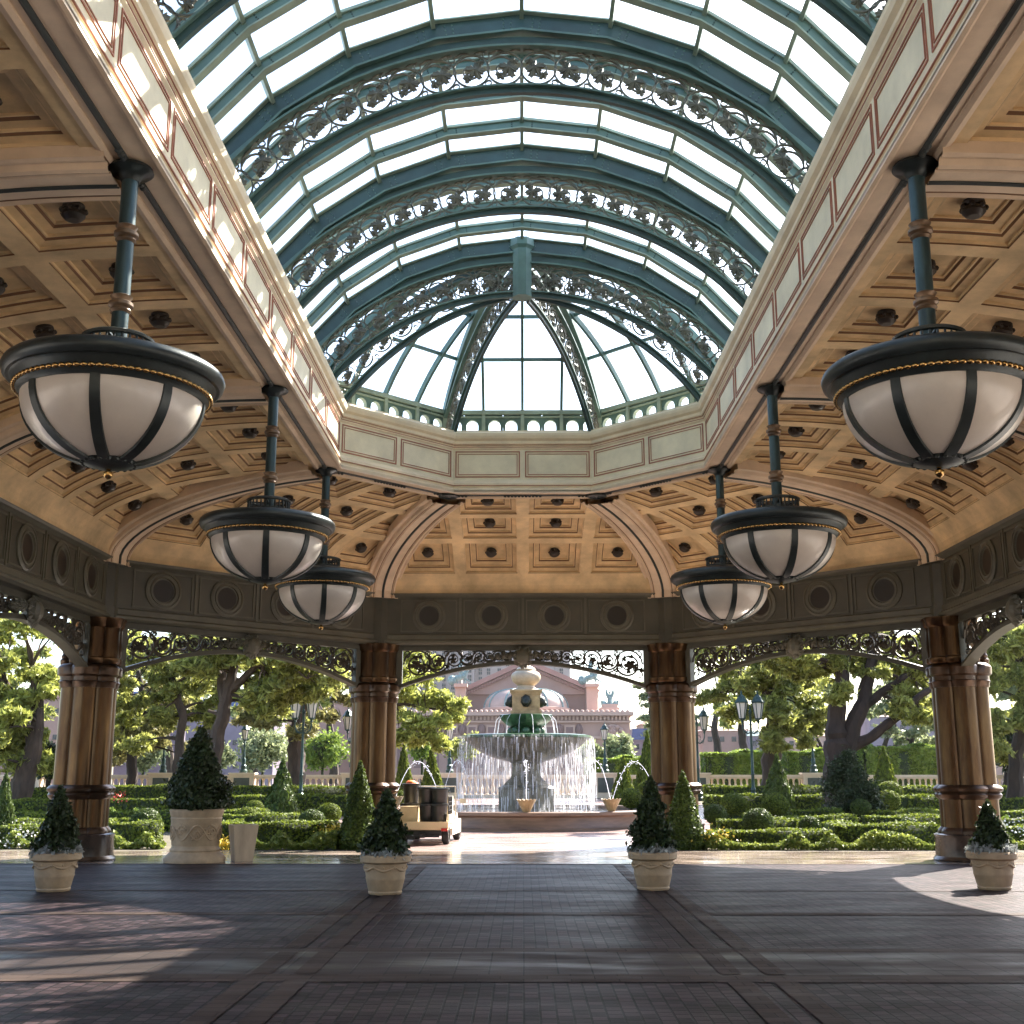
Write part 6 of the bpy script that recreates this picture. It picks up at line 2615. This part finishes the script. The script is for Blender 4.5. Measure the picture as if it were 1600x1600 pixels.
for sx in (925, 720):
    pp = W(sx, 1071, Y2 - 3)
    rider(pp.x, pp.z, Y2 - 2, 1.05, "horse_statue")
mb = MB()
wbox(mb, 938, 968, 1105, 1114, YP + 3, 5, 0)
wbox(mb, 942, 965, 1100, 1106, YP + 3.4, 4, 0)
pbuild(mb, "statue_plinth", ["palace_light"])
pp = W(953, 1105, YP + 5)
mb = MB()
x, z, Y = pp.x, pp.z, YP + 5
mb.tube([(x, Y, z), (x, Y, z + .9), (x, Y, z + 1.6), (x, Y, z + 2.1)], [.75, .4, .42, .2], 8)
mb.ball((x, Y, z + 2.35), .22, 8, 6)
for s in (-1, 1):
    mb.tube([(x + s * .2, Y, z + 1.6), (x + s * .5, Y, z + 2.2), (x + s * .6, Y, z + 3.2)], [.35, .28, .04], 6)
    mb.ball((x + s * .9, Y, z + .5), .45, 8, 6, sz=1.3)
    mb.ball((x + s * 1.25, Y, z + .9), .2, 7, 5)
    mb.tube([(x + s * 1.3, Y, z + .3), (x + s * 1.45, Y, z + 1.5)], [.15, .06], 5)
pbuild(mb, "winged_statue", ["verdigris"])

# tower block behind
YT = 330.0
tow = thing("hotel_tower", "tall beige hotel tower with rows of paired dark windows, behind the pink palace", "hotel tower", (0, YT, -3))
segs = [(560, 672, 20.0), (672, 722, 10.0), (722, 742, 0), (742, 889, 6.0)]
for i, (x0, x1, dy) in enumerate(segs):
    mb = MB()
    wbox(mb, x0, x1, 880, 1140, YT + dy, 12)
    mb.v = [(x, y - YT, z + 3) for x, y, z in mb.v]
    wl = mb.build("wall", ["tower_wall"], tow)
cnt = 0
for (cx, dy) in [(570, 20), (585, 20), (602, 20), (617, 20), (636, 20), (652, 20), (679, 10), (693.5, 10), (707.5, 10), (734, 0), (750.5, 6), (763.5, 6), (780, 6), (793, 6), (834.5, 6), (877, 6)]:
    for r in range(11):
        if cx > 800 and r == 4:
            pass
        cy = 1099 - r * 13.2 - (2.0 if dy == 6 else 0) + (5 if dy == 6 else 0)
        if cy > 1068 and cx > 745:
            continue
        if cy < 1000:
            continue
        mb = MB()
        for s in (-1, 1):
            for t_ in (-1, 1):
                wbox(mb, cx + s * 1.45 - 1.15, cx + s * 1.45 + 1.15, cy + t_ * 2.6 - 2.2, cy + t_ * 2.6 + 2.2, YT + dy - .25, .3)
        mb.v = [(x, y - YT, z + 3) for x, y, z in mb.v]
        mb.build("window", ["tower_window"], tow)
mb = MB()
for x0, x1 in ((862, 866), (866.5, 869)):
    wbox(mb, x0, x1, 880, 1140, YT + 5, 1)
mb.v = [(x, y - YT, z + 3) for x, y, z in mb.v]
mb.build("pilaster", ["tower_wall"], tow)

# town houses to the right with blue mansard, plain blocks left and right of the palace
def house(x0, x1, ytop, ybase, Y, wallm, roofm, roof_h, label, nwin, name="town_house"):
    t = thing(name, label, "building", (W((x0 + x1) / 2, 1207, Y).x, Y, -3), 0, "buildings across the lake")
    off = t.location.x
    mb = MB()
    wbox(mb, x0, x1, ytop, ybase, Y, 10)
    mb.v = [(x - off, y - Y, z + 3) for x, y, z in mb.v]
    mb.build("wall", [wallm], t)
    a, b = W(x0, ytop, Y), W(x1, ytop, Y)
    w, zt = b.x - a.x, a.z + 3
    h = W(x0, ytop - roof_h, Y).z - a.z
    mb = MB()
    mb.box((0, 5, zt + h / 2), (w + .6, 10.6, h), 0, 0, taper=.8)
    mb.build("roof", [roofm], t)
    for r in range(3):
        for i in range(nwin):
            cx = x0 + (x1 - x0) * (i + .5) / nwin
            cy = ytop + (ybase - ytop) * (r + .5) / 3.4
            ww = (x1 - x0) / nwin * .18
            mb = MB()
            wbox(mb, cx - ww, cx + ww, cy - 4, cy + 4, Y - .12, .2)
            mb.v = [(x - off, y - Y, z + 3) for x, y, z in mb.v]
            mb.build("window", ["tower_window"], t)
    return t


house(990, 1016, 1156, 1230, 200, "violet_wall", "blue_roof", 18, "narrow violet house with a steep blue roof, right of the palace", 2)
house(1004, 1100, 1132, 1230, 230, "palace_light", "palace_roof", 6, "pale pink building behind the blue-roofed house", 4)
house(1100, 1175, 1142, 1230, 200, "palace", "palace_dark", 4, "pink building seen behind the bright hedge left of the straight pine", 4)
house(1172, 1202, 1150, 1230, 196, "violet_wall", "verdigris", 8, "violet tower-like house beside the straight pine", 2)
house(1210, 1300, 1150, 1230, 205, "palace_light", "palace_roof", 4, "low pink building between the straight pine and the big dark pine", 5)
house(1365, 1475, 1120, 1230, 200, "violet_wall", "palace_roof", 6, "violet building seen through the olive tree near the right column", 6)
house(1540, 1640, 1150, 1230, 200, "palace", "palace_dark", 6, "pink building beyond the right column", 5)
house(285, 430, 1105, 1230, 190, "violet_wall", "blue_roof", 14, "violet building with a blue roof seen under the left pines", 8)
house(430, 560, 1098, 1230, 205, "palace", "blue_roof", 10, "pink building with a blue roof behind the left double lantern", 6)
house(175, 285, 1090, 1230, 200, "violet_wall", "blue_roof", 10, "violet building behind the dark drooping pine", 5)
house(-60, 100, 1090, 1230, 180, "palace", "palace_dark", 8, "pink palace wing behind the leaning pine at the left edge", 6)
house(500, 620, 1100, 1230, 240, "palace_light", "palace_roof", 6, "tall pink block beside the left middle column", 5)


# ------------------------------------------------------------------ the air itself: thin, even haze
mb = MB()
mb.box((0, 170, 50), (700, 420, 107))
m = bpy.data.materials.new("haze")
m.use_nodes = True
MATS["haze"] = m
nt = m.node_tree
nt.nodes.remove(nt.nodes["Principled BSDF"])
pv = nt.nodes.new("ShaderNodeVolumePrincipled")
pv.inputs['Color'].default_value = (0.95, 0.95, 0.95, 1)
pv.inputs['Density'].default_value = 0.00010
pv.inputs['Anisotropy'].default_value = 0.55
nt.links.new(pv.outputs[0], nt.nodes["Material Output"].inputs['Volume'])
hz_o = mb.build("haze", ["haze"])
hz_o['kind'] = 'stuff'
